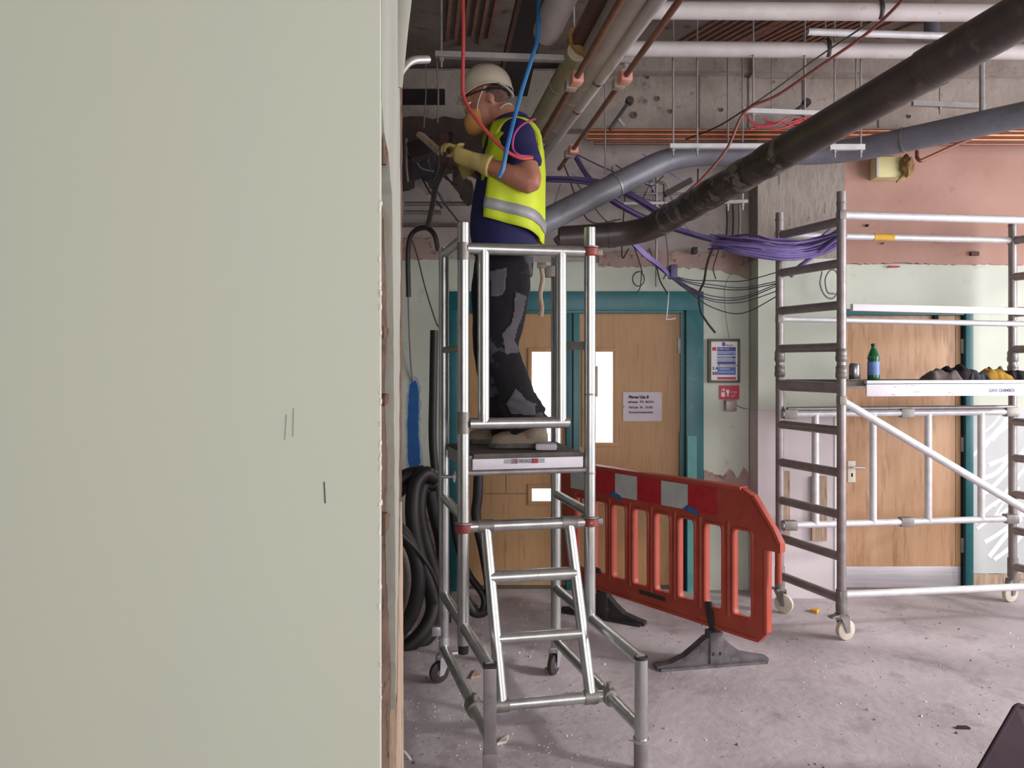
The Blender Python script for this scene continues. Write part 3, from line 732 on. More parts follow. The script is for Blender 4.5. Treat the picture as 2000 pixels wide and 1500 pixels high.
# middle transom with red clamps, and the ladder
TZ = 0.905
pipe('transom', mixc(FL, FR, 0.03, TZ), mixc(FL, FR, 0.97, TZ), 0.0265)
for t in (0.17, 0.83): collar('sleeve', mixc(FL, FR, t - 0.06, TZ), mixc(FL, FR, t + 0.06, TZ), 0.0305)
def clamp(c, z, side):
    b1 = B(); lathe(b1, col(c, z - 0.02), [(0.032, 0), (0.040, 0.004), (0.040, 0.036), (0.032, 0.04)], 18)
    k = obj('clamp', b1, G['redp'], pt)
    d = dirF * side
    obj('clamp_lever', beam(B(), col(c, z) + d * 0.03, col(c, z) + d * 0.062, 0.02, 0.03, bev=0.006), G['cast'], k)
    obj('clamp_rim', lathe(B(), col(c, z + 0.018), [(0.031, 0), (0.041, 0.002), (0.041, 0.008), (0.031, 0.01)], 18), G['cast'], k)
clamp(FL, TZ - 0.005, -0.3); clamp(FR, TZ, 1); clamp(FR, gz0, 1)
# base: side rails at two heights run from the rear posts to the front legs
LL, LR = P(957, 710, 3.03), P(1252, 710, 3.11)
for r_, l_ in ((RL, LL), (RR, LR)):
    pipe('base_rail', col(r_, 0.45), col(l_, 0.45), 0.025)
    pipe('base_rail', col(r_, 0.172), col(l_, 0.172), 0.025)
lg1 = obj('leg', beam(B(), col(LL, 0.455), col(LL, 0.0), 0.05, 0.05, (0, 1, 0), bev=0.006), G['alud'], pt)
lg2 = pipe('leg', col(LR, 0.455), col(LR, 0.0), 0.027)
collar('leg_cap', col(LR, 0.455), col(LR, 0.464), 0.0285, 'rubber', lg2)
obj('leg_cap', beam(B(), col(LL, 0.455), col(LL, 0.466), 0.055, 0.055, (0, 1, 0), bev=0.004), G['rubber'], lg1)
obj('leg_foot', beam(B(), col(LL, 0.0), col(LL, 0.12), 0.056, 0.056, (0, 1, 0), bev=0.004), G['alud'], lg1)
collar('leg_foot', col(LR, 0.0), col(LR, 0.125), 0.0295, 'alud', lg2); collar('leg_ring', col(LR, 0.12), col(LR, 0.135), 0.033, 'alu', lg2)
# ladder bottom tube with couplers on the lower side rails
tl = (RL.y - 3.30) / (RL.y - LL.y); tr = (RR.y - 3.42) / (RR.y - LR.y)
A0, A1 = mixc(RL, LL, tl, 0.172), mixc(RR, LR, tr, 0.172)
pipe('ladder_foot_tube', A0, A1, 0.0255)
for c, (r_, l_), t in ((A0, (RL, LL), tl), (A1, (RR, LR), tr)):
    k = obj('coupler', tube(B(), [mixc(r_, l_, t - 0.035, 0.172), mixc(r_, l_, t + 0.035, 0.172)], 0.038, 14), G['cast'], pt)
    obj('coupler_bolt', cyl(B(), c + V((0, 0, 0.02)), c + V((0, 0, 0.06)), 0.012, 8), G['cast'], k)
s0, s1 = A0.lerp(A1, 0.20), A0.lerp(A1, 0.86)
t0, t1 = mixc(FL, FR, 0.17, TZ), mixc(FL, FR, 0.83, TZ)
for a, b in ((s0, t0), (s1, t1)):
    pipe('ladder_stile', a, b, 0.026)
    obj('sleeve', cyl(B(), a - dirF * 0.03, a + dirF * 0.03, 0.031, 14), G['cast'], pt)
for t in (0.355, 0.70): pipe('ladder_rung', s0.lerp(t0, t), s1.lerp(t1, t), 0.024 + 0.005 * (t > 0.5))
# rear castors
def castor(c, r, wm, parent, swing, fork='cast', w=0.03):
    """swivel castor under a post; wheel axle along swing direction's normal"""
    sw = V((math.cos(swing), math.sin(swing), 0)); ax = V((-sw.y, sw.x, 0))
    wc = V((c.x, c.y, r)) + sw * 0.028
    wh = obj('castor_wheel', lathe(B(), wc - ax * w / 2, [(r * 0.35, -0.003), (r * 0.8, 0), (r * 0.97, 0.004), (r, w * 0.3), (r, w * 0.7), (r * 0.97, w - 0.004), (r * 0.8, w), (r * 0.35, w + 0.003)], 22, ax), G[wm], parent)
    obj('wheel_hub', lathe(B(), wc - ax * (w / 2 + 0.006), [(r * 0.2, 0), (r * 0.34, 0.002), (r * 0.34, w + 0.01), (r * 0.2, w + 0.012)], 14, ax), G['steel'], wh)
    fk = B()
    for s in (-1, 1):
        q = wc + ax * s * (w / 2 + 0.009)
        top = V((c.x, c.y, 2 * r + 0.025)) + ax * s * (w / 2 + 0.009)
        prism(fk, [q - sw * 0.012 - V((0, 0, 0.012)), q + sw * 0.012 - V((0, 0, 0.012)), top + sw * 0.034, top - sw * 0.03], ax * 0.004 * s)
    box(fk, (c.x - 0.03, c.y - 0.03, 2 * r + 0.022), (c.x + 0.03, c.y + 0.03, 2 * r + 0.034))
    f = obj('castor_fork', fk, G[fork], parent, smooth=False)
    obj('castor_stem', cyl(B(), V((c.x, c.y, 2 * r + 0.03)), V((c.x, c.y, 2 * r + 0.12)), 0.028, 14), G[fork], parent)
    obj('brake_pedal', beam(B(), V((c.x, c.y, 2 * r + 0.03)) - sw * 0.02, V((c.x, c.y, 2 * r + 0.022)) - sw * 0.085, 0.04, 0.012, bev=0.003), G[fork], f)
castor(RL, 0.055, 'wheelb', pt, math.radians(215), 'steel')
castor(RR, 0.055, 'wheelb', pt, math.radians(240), 'steel')
obj('post_clip', box(B(), (RL.x - 0.06, RL.y - 0.03, 0.24), (RL.x - 0.015, RL.y + 0.02, 0.29), 0.008), G['steel'], pt)

# ------------------------------------------------------------------ access tower on the right
TFL, TRL, TRR = V((1.965, 4.58, 0)), V((1.778, 5.10, 0)), V((3.475, 5.33, 0))
TFR = TFL + (TRR - TRL)
st = thing('mobile_access_tower', 'tall mobile aluminium scaffold tower in front of the single oak door', 'scaffold', ((TFL + TRR) / 2 * 1.0))
def sp(name, a, b, r=0.0255, m='alud', n=14, hollow=0.0, parent=st): return obj(name, cyl(B(), a, b, r, n, hollow), G[m], parent)
rz = [0.245 + 0.2505 * k for k in range(10)]
for f_, r_ in ((TFL, TRL), (TFR, TRR)):
    sp('post', col(f_, 0.235), col(f_, 2.675), 0.027, hollow=0.8); sp('post', col(r_, 0.235), col(r_, 2.65), 0.027, hollow=0.8)
    for z in rz: sp('rung', col(r_, z), col(f_, z), 0.0275)
    for c in (f_, r_):
        for z in (1.56, 1.66):
            obj('spigot_clip', lathe(B(), col(c, z), [(0.028, 0), (0.034, 0.006), (0.036, 0.03), (0.033, 0.034), (0.033, 0.06), (0.035, 0.064), (0.028, 0.08)], 10), G['cast'], st)
        castor(c, 0.062, 'wheelw', st, math.radians(20 if c is TFL else 200 if c is TRR else -40), 'cast', 0.036)
        obj('adjuster', cyl(B(), col(c, 0.17), col(c, 0.30), 0.033, 12), G['cast'], st)
        obj('post_end', cyl(B(), col(c, 2.60), col(c, 2.612), 0.030, 14), G['cast'], st)
def hookat(p): obj('brace_hook', box(B(), tuple(p - V((0.022, 0.03, 0.028))), tuple(p + V((0.022, 0.03, 0.028))), 0.008), G['cast'], st)
def brace(a, b, r=0.022, m='galvw'):
    o = sp('brace', a, b, r, m); hookat(a); hookat(b); return o
brace(col(TFL, 2.535), col(TFR, 2.535), 0.024)
brace(col(TRL, 2.505), col(TRR, 2.505))
yb = obj('tape_wrap', cyl(B(), TRL.lerp(TRR, 0.39) + V((0, 0, 2.505)), TRL.lerp(TRR, 0.475) + V((0, 0, 2.505)), 0.0245, 14), G['yel'], st)
brace(col(TFL, 1.43), col(TFR, 0.47), 0.024)
brace(col(TFL, 0.272), col(TFR, 0.272), 0.022)
brace(col(TRL, 1.945), col(TRR, 1.925), 0.019)
# upper edge beam seen above the door
a, b = col(TFL, 1.985) + V((0.06, 0, 0)), col(TFR, 1.965)
obj('edge_beam', beam(B(), a, b, 0.03, 0.042, bev=0.004), G['whitefa'], st)
sp('brace', a + V((0, 0.1, -0.07)), b + V((0, 0.1, -0.07)), 0.017, 'galvw')
# rear guard frame (two rails and uprights, split in the middle by couplers)
fa, fb = TRL + V((0.0, -0.05, 0)), TRR + V((0, -0.05, 0))
for z in (1.318, 0.585):
    sp('guard_rail', col(fa, z), col(fb, z), 0.022, 'galvw')
    for t in (0.03, 0.515, 0.97): obj('guard_coupler', box(B(), tuple(mixc(fa, fb, t, z) - V((0.045, 0.03, 0.032))), tuple(mixc(fa, fb, t, z) + V((0.045, 0.03, 0.032))), 0.01), G['cast'], st)
sp('guard_rail', mixc(fa, fb, 0.02, 1.352), mixc(fa, fb, 0.98, 1.352), 0.013, 'alud')
for t in (0.135, 0.375, 0.61, 0.84): sp('guard_upright', mixc(fa, fb, t, 0.585), mixc(fa, fb, t, 1.318), 0.0235, 'galvw')
# platform
TP = 1.545
dT = (TRR - TRL).normalized(); nT = V((dT.y, -dT.x, 0))
pf = TFL + V((0.03, 0.02, 0)); pr = TRL + V((0.03, -0.02, 0)); wF = (TRR - TRL) * 0.98
deck = obj('platform', prism(B(), [col(pf, TP), col(pf + wF, TP), col(pr + wF, TP), col(pr, TP)], (0, 0, -0.03)), G['deck'], st, smooth=False)
obj('platform_edge', beam(B(), col(TFL.lerp(TFR, 0.085), TP - 0.055) + nT * 0.02, col(TFR, TP - 0.055) + nT * 0.02, 0.012, 0.072, bev=0.002), G['whitefa'], deck)
obj('platform_edge', beam(B(), col(TFL.lerp(TFR, 0.085), TP - 0.006) + nT * 0.012, col(TFR, TP - 0.006) + nT * 0.012, 0.03, 0.02, bev=0.003), G['galvw'], deck)
obj('platform_edge', beam(B(), col(pr, TP - 0.03), col(pr + wF, TP - 0.03), 0.012, 0.06), G['alud'], deck, smooth=False)
obj('platform_end', beam(B(), col(TFL, TP - 0.035), col(TRL, TP - 0.03), 0.06, 0.055, bev=0.01), G['alud'], deck)
tp = TFL.lerp(TFR, 0.552); tp = col(tp, TP - 0.068) + nT * 0.0265
text('GXO CHIMBEX', tp, 0.026, G['navyink'], deck, dT, bold=0.0012)
text('...iiii', tp + dT * 0.21, 0.022, G['reflect'], deck, dT)
for i in range(14):
    t = random.uniform(0.1, 0.6); w = random.uniform(0.008, 0.03)
    c = col(TFL.lerp(TFR, t), TP - 0.055 + random.uniform(-0.03, 0.03)) + nT * 0.0262
    obj('scratch', beam(B(), c, c + dT * w + V((0, 0, random.uniform(-0.006, 0.006))), 0.001, 0.003), G['cloth'], deck, smooth=False)
# debris on the platform end
for (px, py) in ((1665, 752), (1672, 757), (1655, 748)):
    c = P(px, py, 4.66); c.z = TP + 0.004
    obj('splinter', beam(B(), c, c + V((0.05, -0.02, 0.006)), 0.008, 0.006), G['timber'], deck, smooth=False)

# ------------------------------------------------------------------ things lying on the platform
can = thing('drink_can', 'dark and silver drink can on the scaffold platform', 'can', P(1669, 744, 4.72))
c = P(1669, 744, 4.72); c.z = TP
obj('body', lathe(B(), c, [(0.026, 0), (0.031, 0.008), (0.033, 0.012), (0.033, 0.092), (0.028, 0.103), (0.027, 0.106)], 22), G['can'], can)
obj('lid', lathe(B(), c + V((0, 0, 0.105)), [(0.027, 0), (0.028, 0.003), (0.024, 0.003), (0.023, 0.0)], 22), G['steel'], can)
can.location = c; ROOTLOC[can.name] = c
for ch in can.children: ch.matrix_parent_inverse = Matrix.Translation(-c)
c = P(1706, 745, 4.70); c.z = TP
bo = thing('soda_bottle', 'green plastic drink bottle with blue label on the scaffold platform', 'bottle', c)
obj('body', lathe(B(), c, [(0.026, 0), (0.034, 0.006), (0.036, 0.02), (0.0355, 0.035), (0.034, 0.11), (0.032, 0.125), (0.037, 0.137), (0.034, 0.148), (0.028, 0.165), (0.018, 0.19), (0.0125, 0.203), (0.0125, 0.212)], 22), G['bottle'], bo)
obj('drink', lathe(B(), c, [(0.025, 0.003), (0.033, 0.008), (0.0345, 0.03), (0.033, 0.11), (0.031, 0.125), (0.0355, 0.137), (0.034, 0.139)], 22), G['cola'], bo)
obj('label_band', lathe(B(), c, [(0.0362, 0.036), (0.0364, 0.04), (0.0352, 0.11), (0.035, 0.115)], 22), G['blabel'], bo)
obj('cap', lathe(B(), c + V((0, 0, 0.21)), [(0.014, 0), (0.0148, 0.002), (0.0148, 0.014), (0.012, 0.017)], 16), G['cola'], bo)
def heap(name, px0, px1, py_top, D, w, m, label, cat, seed, flat=0.3):
    """crumpled cloth: a sheet folded over itself"""
    a = P(px0, 745, D); b = P(px1, 745, D); cx = (a.x + b.x) / 2; rx = (b.x - a.x) / 2; h = (745 - py_top) * D / F
    vs, fs, n, m_ = [], [], 26, 16
    for i in range(n):
        for j in range(m_):
            u = -1 + 2 * i / (n - 1); v = -1 + 2 * j / (m_ - 1)
            k = max(0.0, 1 - abs(u) ** 4.5) * max(0.0, 1 - abs(v) ** 4)
            hh = h * k * (0.66 + 0.34 * noise.noise(V((u * 2.2 + seed, v * 1.4, seed)))) + 0.008 * abs(noise.noise(V((u * 6 + seed, v * 5, seed)))) * (k > 0)
            vs.append((cx + rx * u * (1 + 0.1 * noise.noise(V((v * 3, seed, 1)))), D + w * v + 0.02 * noise.noise(V((u * 3, seed, 2))), TP + max(0.001, hh)))
    for i in range(n - 1):
        for j in range(m_ - 1):
            q = i * m_ + j; fs.append((q, q + 1, q + m_ + 1, q + m_))
    bmx = B()
    bv = [bmx.verts.new(p) for p in vs]
    for f in fs: bmx.faces.new([bv[k] for k in f])
    # underside
    bmesh.ops.solidify(bmx, geom=bmx.faces[:], thickness=0.002)
    return tag(obj(name, bmx, G[m], ang=180), label, cat)
heap('rag', 1804, 1872, 716, 4.74, 0.07, 'cloth', 'crumpled grey rag at the near end of the clothes heap', 'rag', 1.3)
heap('work_jacket', 1834, 1904, 708, 4.82, 0.08, 'black', 'folded black jacket behind the grey rag on the platform', 'jacket', 4.1)
heap('slate_cloth', 1882, 1928, 718, 4.80, 0.06, 'dgrey', 'folded slate grey cloth between the jacket and the yellow cloth', 'cloth', 7.7)
heap('yellow_cloth', 1910, 1970, 717, 4.82, 0.07, 'yel', 'yellow cloth on the scaffold platform beside the slate cloth', 'cloth', 2.9)
heap('dark_glove', 1952, 2012, 720, 4.86, 0.06, 'black', 'dark glove at the right end of the clothes heap', 'glove', 9.2)
heap('beige_glove', 1916, 1970, 714, 4.94, 0.04, 'wool', 'brown glove behind the yellow cloth on the platform', 'glove', 5.5)

# ------------------------------------------------------------------ plastic pedestrian barrier
BA, BB = V((0.36, 5.2, 0)), V((1.375, 3.9, 0))
bd = (BB - BA).normalized(); BL = (BB - BA).length; bn = V((bd.y, -bd.x, 0))
if bn.y > 0: bn = -bn                                   # towards the camera
def bp(s, z, off=0.0): p = BA + (BB - BA) * s + bn * off; return V((p.x, p.y, z))
br = thing('pedestrian_barrier', 'orange red plastic pedestrian barrier with slots in front of the doors', 'barrier', bp(0.5, 0))
TH = 0.045
hx = 0.037; zb, zt = 0.305, 0.775
cent = [0.11, 0.215, 0.318, 0.426, 0.531, 0.638, 0.751, 0.864]
bm = B()
def bprism(poly, off0, th):
    return prism(bm, [bp(s, z, off0) for s, z in poly], bn * th)
panel = B()
def arc_open(c, k=4, r=0.014):
    """rounded slot outline; r in s units horizontally, scaled in z"""
    rz_ = r * BL * 1.5
    out = []
    for (sx, sz, q0) in ((hx, zt, 0), (-hx, zt, 90), (-hx, zb, 180), (hx, zb, 270)):
        for j in range(k + 1):
            a = math.radians(q0 + 90 * j / k)
            ox = sx - math.copysign(r, sx); oz = sz - (rz_ if sz == zt else -rz_)
            out.append((c + ox + r * math.cos(a), oz + rz_ * math.sin(a)))
    return out
outer = [(0.012, 0.20), (0.92, 0.20), (0.953, 0.26), (0.953, 0.69), (1.0, 0.69), (1.0, 0.735), (0.975, 0.80), (0.905, 0.955), (0.88, 0.975), (0.86, 0.992), (0.03, 0.992), (0.0, 0.95), (-0.02, 0.86), (-0.02, 0.73), (0.012, 0.73)]
def add_loop(bmx, loop, off):
    vs = [bmx.verts.new(bp(s, z, off)) for s, z in loop]
    return vs, [bmx.edges.new((vs[i], vs[(i + 1) % len(vs)])) for i in range(len(vs))]
loops = [outer] + [arc_open(c) for c in cent]
front, allv = [], []
es = []
for lp in loops:
    v_, e_ = add_loop(panel, lp, TH / 2); allv.append(v_); es += e_
res = bmesh.ops.triangle_fill(panel, use_beauty=True, use_dissolve=False, edges=es)
ff = [g for g in res['geom'] if isinstance(g, bmesh.types.BMFace)]
# drop any triangles lying inside the slots
def in_slot(f):
    c = f.calc_center_median(); s = (c - bp(0, 0, TH / 2)).dot(bd) / BL
    return any(abs(s - k) < hx * 0.97 for k in cent) and zb + 0.004 < c.z < zt - 0.004 and all(min(abs((v.co - bp(0, 0, TH / 2)).dot(bd) / BL - k) for k in cent) <= hx + 1e-4 for v in f.verts) and len({min(range(8), key=lambda q: abs((v.co - bp(0, 0, TH / 2)).dot(bd) / BL - cent[q])) for v in f.verts}) == 1 and all(zb - 1e-3 <= v.co.z <= zt + 1e-3 for v in f.verts)
bad = [f for f in ff if in_slot(f)]
if bad: bmesh.ops.delete(panel, geom=bad, context='FACES')
ff = [f for f in panel.faces]
ex = bmesh.ops.extrude_face_region(panel, geom=ff)
bmesh.ops.translate(panel, vec=-bn * TH, verts=[g for g in ex['geom'] if isinstance(g, bmesh.types.BMVert)])
obj('panel', panel, G['orange'], br, smooth=True, ang=30)
# raised mouldings: rails round each slot and the top lip
for c in cent:
    lp = [bp(s, z, TH / 2) for s, z in arc_open(c)]
    obj('slot_lip', tube(B(), lp, 0.009, 6, closed=True), G['orange'], br)
obj('top_lip', beam(B(), bp(0.03, 0.985, 0.0), bp(0.86, 0.985, 0.0), TH + 0.025, 0.022, bev=0.008), G['orange'], br)
obj('bottom_lip', beam(B(), bp(0.02, 0.21, 0.0), bp(0.92, 0.21, 0.0), TH + 0.012, 0.02, bev=0.006), G['orange'], br)
obj('hook_lip', tube(B(), [bp(0.9, 0.955, 0.012), bp(0.972, 0.80, 0.012), bp(0.995, 0.73, 0.012)], 0.018, 8), G['orange'], br)
obj('hook_rod', tube(B(), [bp(0.985, 0.70, 0), bp(0.985, 0.53, 0)], 0.018, 10), G['orange'], br)
obj('end_rib', tube(B(), [bp(0.945, 0.69, 0.012), bp(0.945, 0.26, 0.012)], 0.015, 8), G['orange'], br)
for s in (0.075, 0.16, 0.267, 0.372, 0.478, 0.585, 0.695, 0.808):
    obj('slat_rib', tube(B(), [bp(s, 0.29, 0.012), bp(s, 0.80, 0.012)], 0.017, 8), G['orange'], br)
edges = [0.05, 0.182, 0.299, 0.411, 0.526, 0.645, 0.764]
for i in range(6):
    m = G['rwhite'] if i in (0, 2, 4) else G['rred']
    q = [bp(edges[i], 0.822, TH / 2 + 0.001), bp(edges[i + 1], 0.822, TH / 2 + 0.001), bp(edges[i + 1], 0.965, TH / 2 + 0.001), bp(edges[i], 0.965, TH / 2 + 0.001)]
    obj('reflective_block', prism(B(), q, bn * 0.002), m, br, smooth=False)
for s in (0.299, 0.655):
    q = jag([bp(s - 0.03, 0.825, TH / 2 + 0.004), bp(s + 0.035, 0.80, TH / 2 + 0.004), bp(s + 0.03, 0.83, TH / 2 + 0.004), bp(s - 0.01, 0.85, TH / 2 + 0.004)], 0.02, 0.002, (2,), True)
    obj('blue_tape', prism(B(), q, bn * 0.003), G['bluet'], br, smooth=False)
q = [bp(0.42, 0.262, TH / 2 + 0.002), bp(0.545, 0.262, TH / 2 + 0.002), bp(0.545, 0.287, TH / 2 + 0.002), bp(0.42, 0.287, TH / 2 + 0.002)]
obj('recess_slot', prism(B(), q, bn * 0.001), G['rubber'], br, smooth=False)
def bfoot(s, tipA, tipB, m):
    a, b = V(tipA), V(tipB); c = a.lerp(b, 0.52); t = (b - a).normalized(); w = V((-t.y, t.x, 0))
    L = (b - a).length
    prof = [(0.0, 0.0), (0.0, 0.018), (0.12, 0.03), (0.25, 0.062), (0.36, 0.115), (0.44, 0.155), (0.58, 0.155), (0.66, 0.105), (0.77, 0.055), (0.9, 0.035), (1.0, 0.022), (1.0, 0.0), (0.86, 0.0), (0.76, 0.012), (0.64, 0.012), (0.6, 0.0), (0.42, 0.0), (0.38, 0.012), (0.24, 0.012), (0.14, 0.0)]
    f = obj('barrier_foot', prism(B(), [a + t * (u * L) + V((0, 0, z)) - w * 0.028 for u, z in prof], w * 0.056), m, br, smooth=False)
    obj('foot_flange', prism(B(), [a + t * (0.02 * L) - w * 0.055, b - t * (0.03 * L) - w * 0.055, b - t * 0.03 * L + w * 0.055, a + t * 0.02 * L + w * 0.055], (0, 0, 0.014)), m, f, smooth=False)
    obj('foot_socket', beam(B(), c, c + V((0, 0, 0.185)), 0.075, 0.075, t, bev=0.006), m, f)
    for d in (-1, 1): obj('foot_recess', box(B(), tuple(c + t * d * 0.02 - w * 0.0 + V((-0.013, -0.0385, 0.06))), tuple(c + t * d * 0.02 + V((0.013, -0.036, 0.078)))), G['rubber'], f, smooth=False)
    obj('foot_clip', beam(B(), c + V((0, 0, 0.17)) + bn * 0.0, bp(s, 0.34, TH / 2 + 0.012), 0.04, 0.02, bn, bev=0.004), G['rubber'], f)
bfoot(0.735, (0.775, 4.155, 0), (1.415, 4.275, 0), G['footg'])
bfoot(0.21, (0.33, 5.14, 0), (0.84, 4.84, 0), G['rubber'])

# ------------------------------------------------------------------ overhead pipes
def run(name, pts, r, m, label, cat, k=0, n=16, hollow=0.0, group=None):
    p = [P(*q) for q in pts]
    if k: p = spl(p, k)
    return tag(obj(name, tube(B(), p, r, n, True, hollow), G[m]), label, cat, group)
def bend(pts, rad, k=7):
    """polyline with rounded corners"""
    pts = [V(p) for p in pts]; out = [pts[0]]
    for i in range(1, len(pts) - 1):
        a, b, c = pts[i - 1], pts[i], pts[i + 1]
        d0 = (a - b).normalized(); d1_ = (c - b).normalized(); l = min(rad, (a - b).length * 0.45, (c - b).length * 0.45)
        s, e = b + d0 * l, b + d1_ * l
        for j in range(k + 1):
            t = j / k; out.append(s * (1 - t) ** 2 + b * 2 * t * (1 - t) + e * t * t)
    out.append(pts[-1]); return out
def ringat(parent, p, q, r, L, m):
    d = (V(q) - V(p)).normalized(); return obj('pipe_collar', cyl(B(), V(p) - d * L / 2, V(p) + d * L / 2, r, 20), G[m], parent)

bpth = bend([P(1092, 466, 4.95), P(1255, 455, 4.95), P(2080, -18, 2.42)], 0.2)
big = thing('black_drain_pipe', 'long black drain pipe slanting across the room toward the upper right', 'pipe', P(1400, 380, 4.4))
obj('pipe_run', tube(B(), bpth, 0.078, 24, True, 0.88), G['blackp'], big)
ringat(big, bpth[1], bpth[2], 0.083, 0.05, 'blackp'); ringat(big, bpth[-2].lerp(bpth[-1], 0.015), bpth[-1], 0.083, 0.06, 'blackp')
ringat(big, bpth[-2].lerp(bpth[-1], 0.80), bpth[-1], 0.082, 0.05, 'blackp')
# wrapped film on the black pipe
for t, L in ((0.04, 0.14), (0.12, 0.16), (0.2, 0.2), (0.31, 0.16), (0.4, 0.22)):
    d = (bpth[-1] - bpth[-2]); a = bpth[-2] + d * t; b = a + d.normalized() * L
    obj('film_wrap', tube(B(), [a, a.lerp(b, 0.3), a.lerp(b, 0.7), b], [0.079, 0.085, 0.082, 0.079], 20), G['film'], big)
tag(obj('hanger_offcut', cyl(B(), P(1090, 478, 4.97), P(1120, 452, 4.97), 0.05, 14, 0.8), G['cableg']), 'short grey pipe stub at the end of the black drain pipe', 'pipe')

gp = thing('grey_drain_pipe', 'grey blue drain pipe rising behind the worker then running level', 'pipe', P(1350, 300, 4.9))
gpth = bend([P(1020, 455, 4.6), P(1318, 302, 4.98), P(1650, 298, 4.98), P(1650, 298, 4.98) + (P(2090, 205, 4.2) - P(1650, 298, 4.98)) * 2.0], 0.22)
obj('pipe_run', tube(B(), gpth, 0.074, 24, True, 0.88), G['greyp'], gp)
ringat(gp, gpth[0].lerp(gpth[1], 0.72), gpth[1], 0.079, 0.012, 'cast')
ringat(gp, gpth[-2].lerp(gpth[-1], 0.06), gpth[-1], 0.079, 0.012, 'cast')

# white painted pipes under the ceiling
for (ya, D, x0, x1, lab) in ((20, 4.15, 1240, 2900, 'upper white painted pipe running level below the ceiling'), (95, 4.62, 1190, 2700, 'lower white painted pipe running level below the ceiling')):
    w = thing('white_service_pipe', lab, 'pipe', P(1500, ya, D), 'white painted pipes')
    obj('pipe_run', tube(B(), [P(x0, ya, D), P(x1, ya + 6 * (x1 - x0) / 820, D)], 0.046, 20), G['whitep'], w)
    px = 1713 if ya == 20 else 1612
    c = P(px, ya, D); hk = []
    for j in range(9):
        a = math.radians(-75 + 150 * j / 8); hk.append(c + V((0.012 - 0.01 * j / 8, -0.052 * math.cos(a), 0.056 * math.sin(a))))
    obj('pipe_bracket', tube(B(), hk, [(0.012, 0.004)] * 2, 8), G['cable'], w)
    obj('bracket_rod', cyl(B(), c + V((0, 0, 0.055)), V((c.x, c.y, ZC)), 0.005, 8), G['galv'], w)
tag(obj('light_service_pipe', tube(B(), [P(1578, 62, 4.35), P(1900, 72, 4.35)], 0.02, 14, True, 0.8), G['galvw']), 'slim pale conduit between the two white painted pipes', 'pipe')
tag(obj('vertical_downpipe', tube(B(), [P(1820, -60, 4.8), P(1820, 75, 4.8)], 0.045, 16), G['greyp']), 'short grey vertical pipe behind the white pipes', 'pipe')

# diagonal services running away over the worker, all at one height
DZ = 1.45
def diag(name, a, b, r, m, label, cat='pipe', rz=DZ, n=16, k=None, hollow=0.0):
    A = P(a[0], a[1], rz * F / (HOR - a[1])); Bq = P(b[0], b[1], rz * F / (HOR - b[1]))
    if k is not None: pass
    root = thing(name, label, cat, A.lerp(Bq, 0.5))
    obj('pipe_run', tube(B(), [A, Bq], r, n, True, hollow), G[m], root)
    return root, A, Bq
lgp, A_, B_ = diag('lagged_pipe', (1248, -40), (1072, 262), 0.072, 'lag', 'thick beige lagged pipe running beside the white slim pipe', rz=1.5)
for t in (0.5, 0.62, 0.86): ringat(lgp, A_.lerp(B_, t), B_, 0.075, 0.02, 'lag')
wps, A_, B_ = diag('slim_white_pipe', (1312, -40), (1062, 303), 0.033, 'whitep', 'slim white pipe slanting beside the beige lagged pipe')
for t in (0.42, 0.6): ringat(wps, A_.lerp(B_, t), B_, 0.033, 0.03, 'brown')
cp1, A_, B_ = diag('copper_riser', (1235, -40), (1042, 300), 0.0145, 'copperd', 'copper pipe slanting past the worker, left of the lagged pipe', rz=1.38)
def foamblk(root, px, py, rz=1.38):
    c = P(px, py, rz * F / (HOR - py)); d = (B_ - A_).normalized()
    obj('foam_sleeve', beam(B(), c - d * 0.03, c + d * 0.05, 0.058, 0.058, bev=0.012), G['foamp'], root)
    obj('sleeve_holder', beam(B(), c + d * 0.04 + V((-0.015, 0, -0.01)), c + d * 0.10 + V((-0.015, 0, -0.01)), 0.06, 0.05, bev=0.012), G['lag'], root)
foamblk(cp1, 1127, 153)
cp2, A_, B_ = diag('copper_riser', (1345, -25), (1092, 330), 0.0145, 'copperd', 'copper pipe slanting under the white pipes, right of the slim white pipe', rz=1.38)
foamblk(cp2, 1222, 150); foamblk(cp2, 1120, 292)
yl, A_, B_ = diag('yellowed_lagged_pipe', (1128, 100), (1030, 275), 0.05, 'lagy', 'yellowed lagged pipe behind the worker shoulder', rz=1.5)
ringat(yl, A_.lerp(B_, 0.3), B_, 0.053, 0.02, 'lagy')
vd, A_, B_ = diag('ventilation_sleeve', (1112, -40), (1068, 62), 0.068, 'whitep', 'open ended pale round duct above the worker', 'duct', rz=1.62, hollow=0.9)
bd_ = thing('black_duct', 'flat black duct slanting up behind the worker helmet', 'duct', P(1030, 90, 4.0))
rzb = 1.75
q0 = [P(px, py, rzb * F / (HOR - py)) for px, py in ((1028, -40), (1082, -40), (1030, 188), (972, 188))]
obj('duct_body', prism(B(), q0, (0, 0, 0.12)), G['dark'], bd_, smooth=False)
obj('duct_edge', beam(B(), q0[0] + V((-0.01, 0, 0)), q0[3] + V((-0.01, 0, 0)), 0.02, 0.03), G['brown'], bd_, smooth=False)
bc = thing('brown_channel', 'rust brown square channel ending at an ochre ring', 'channel', P(1150, 50, 4.0))
rzc = 1.55
A_, B_ = P(1200, -50, rzc * F / 760), P(1128, 88, rzc * F / 622)
obj('channel_body', beam(B(), A_, B_, 0.075, 0.055), G['brown'], bc, smooth=False)
obj('channel_edge', beam(B(), P(1222, -50, rzc * F / 760), P(1160, 72, rzc * F / 638), 0.03, 0.035), G['whitep'], bc, smooth=False)
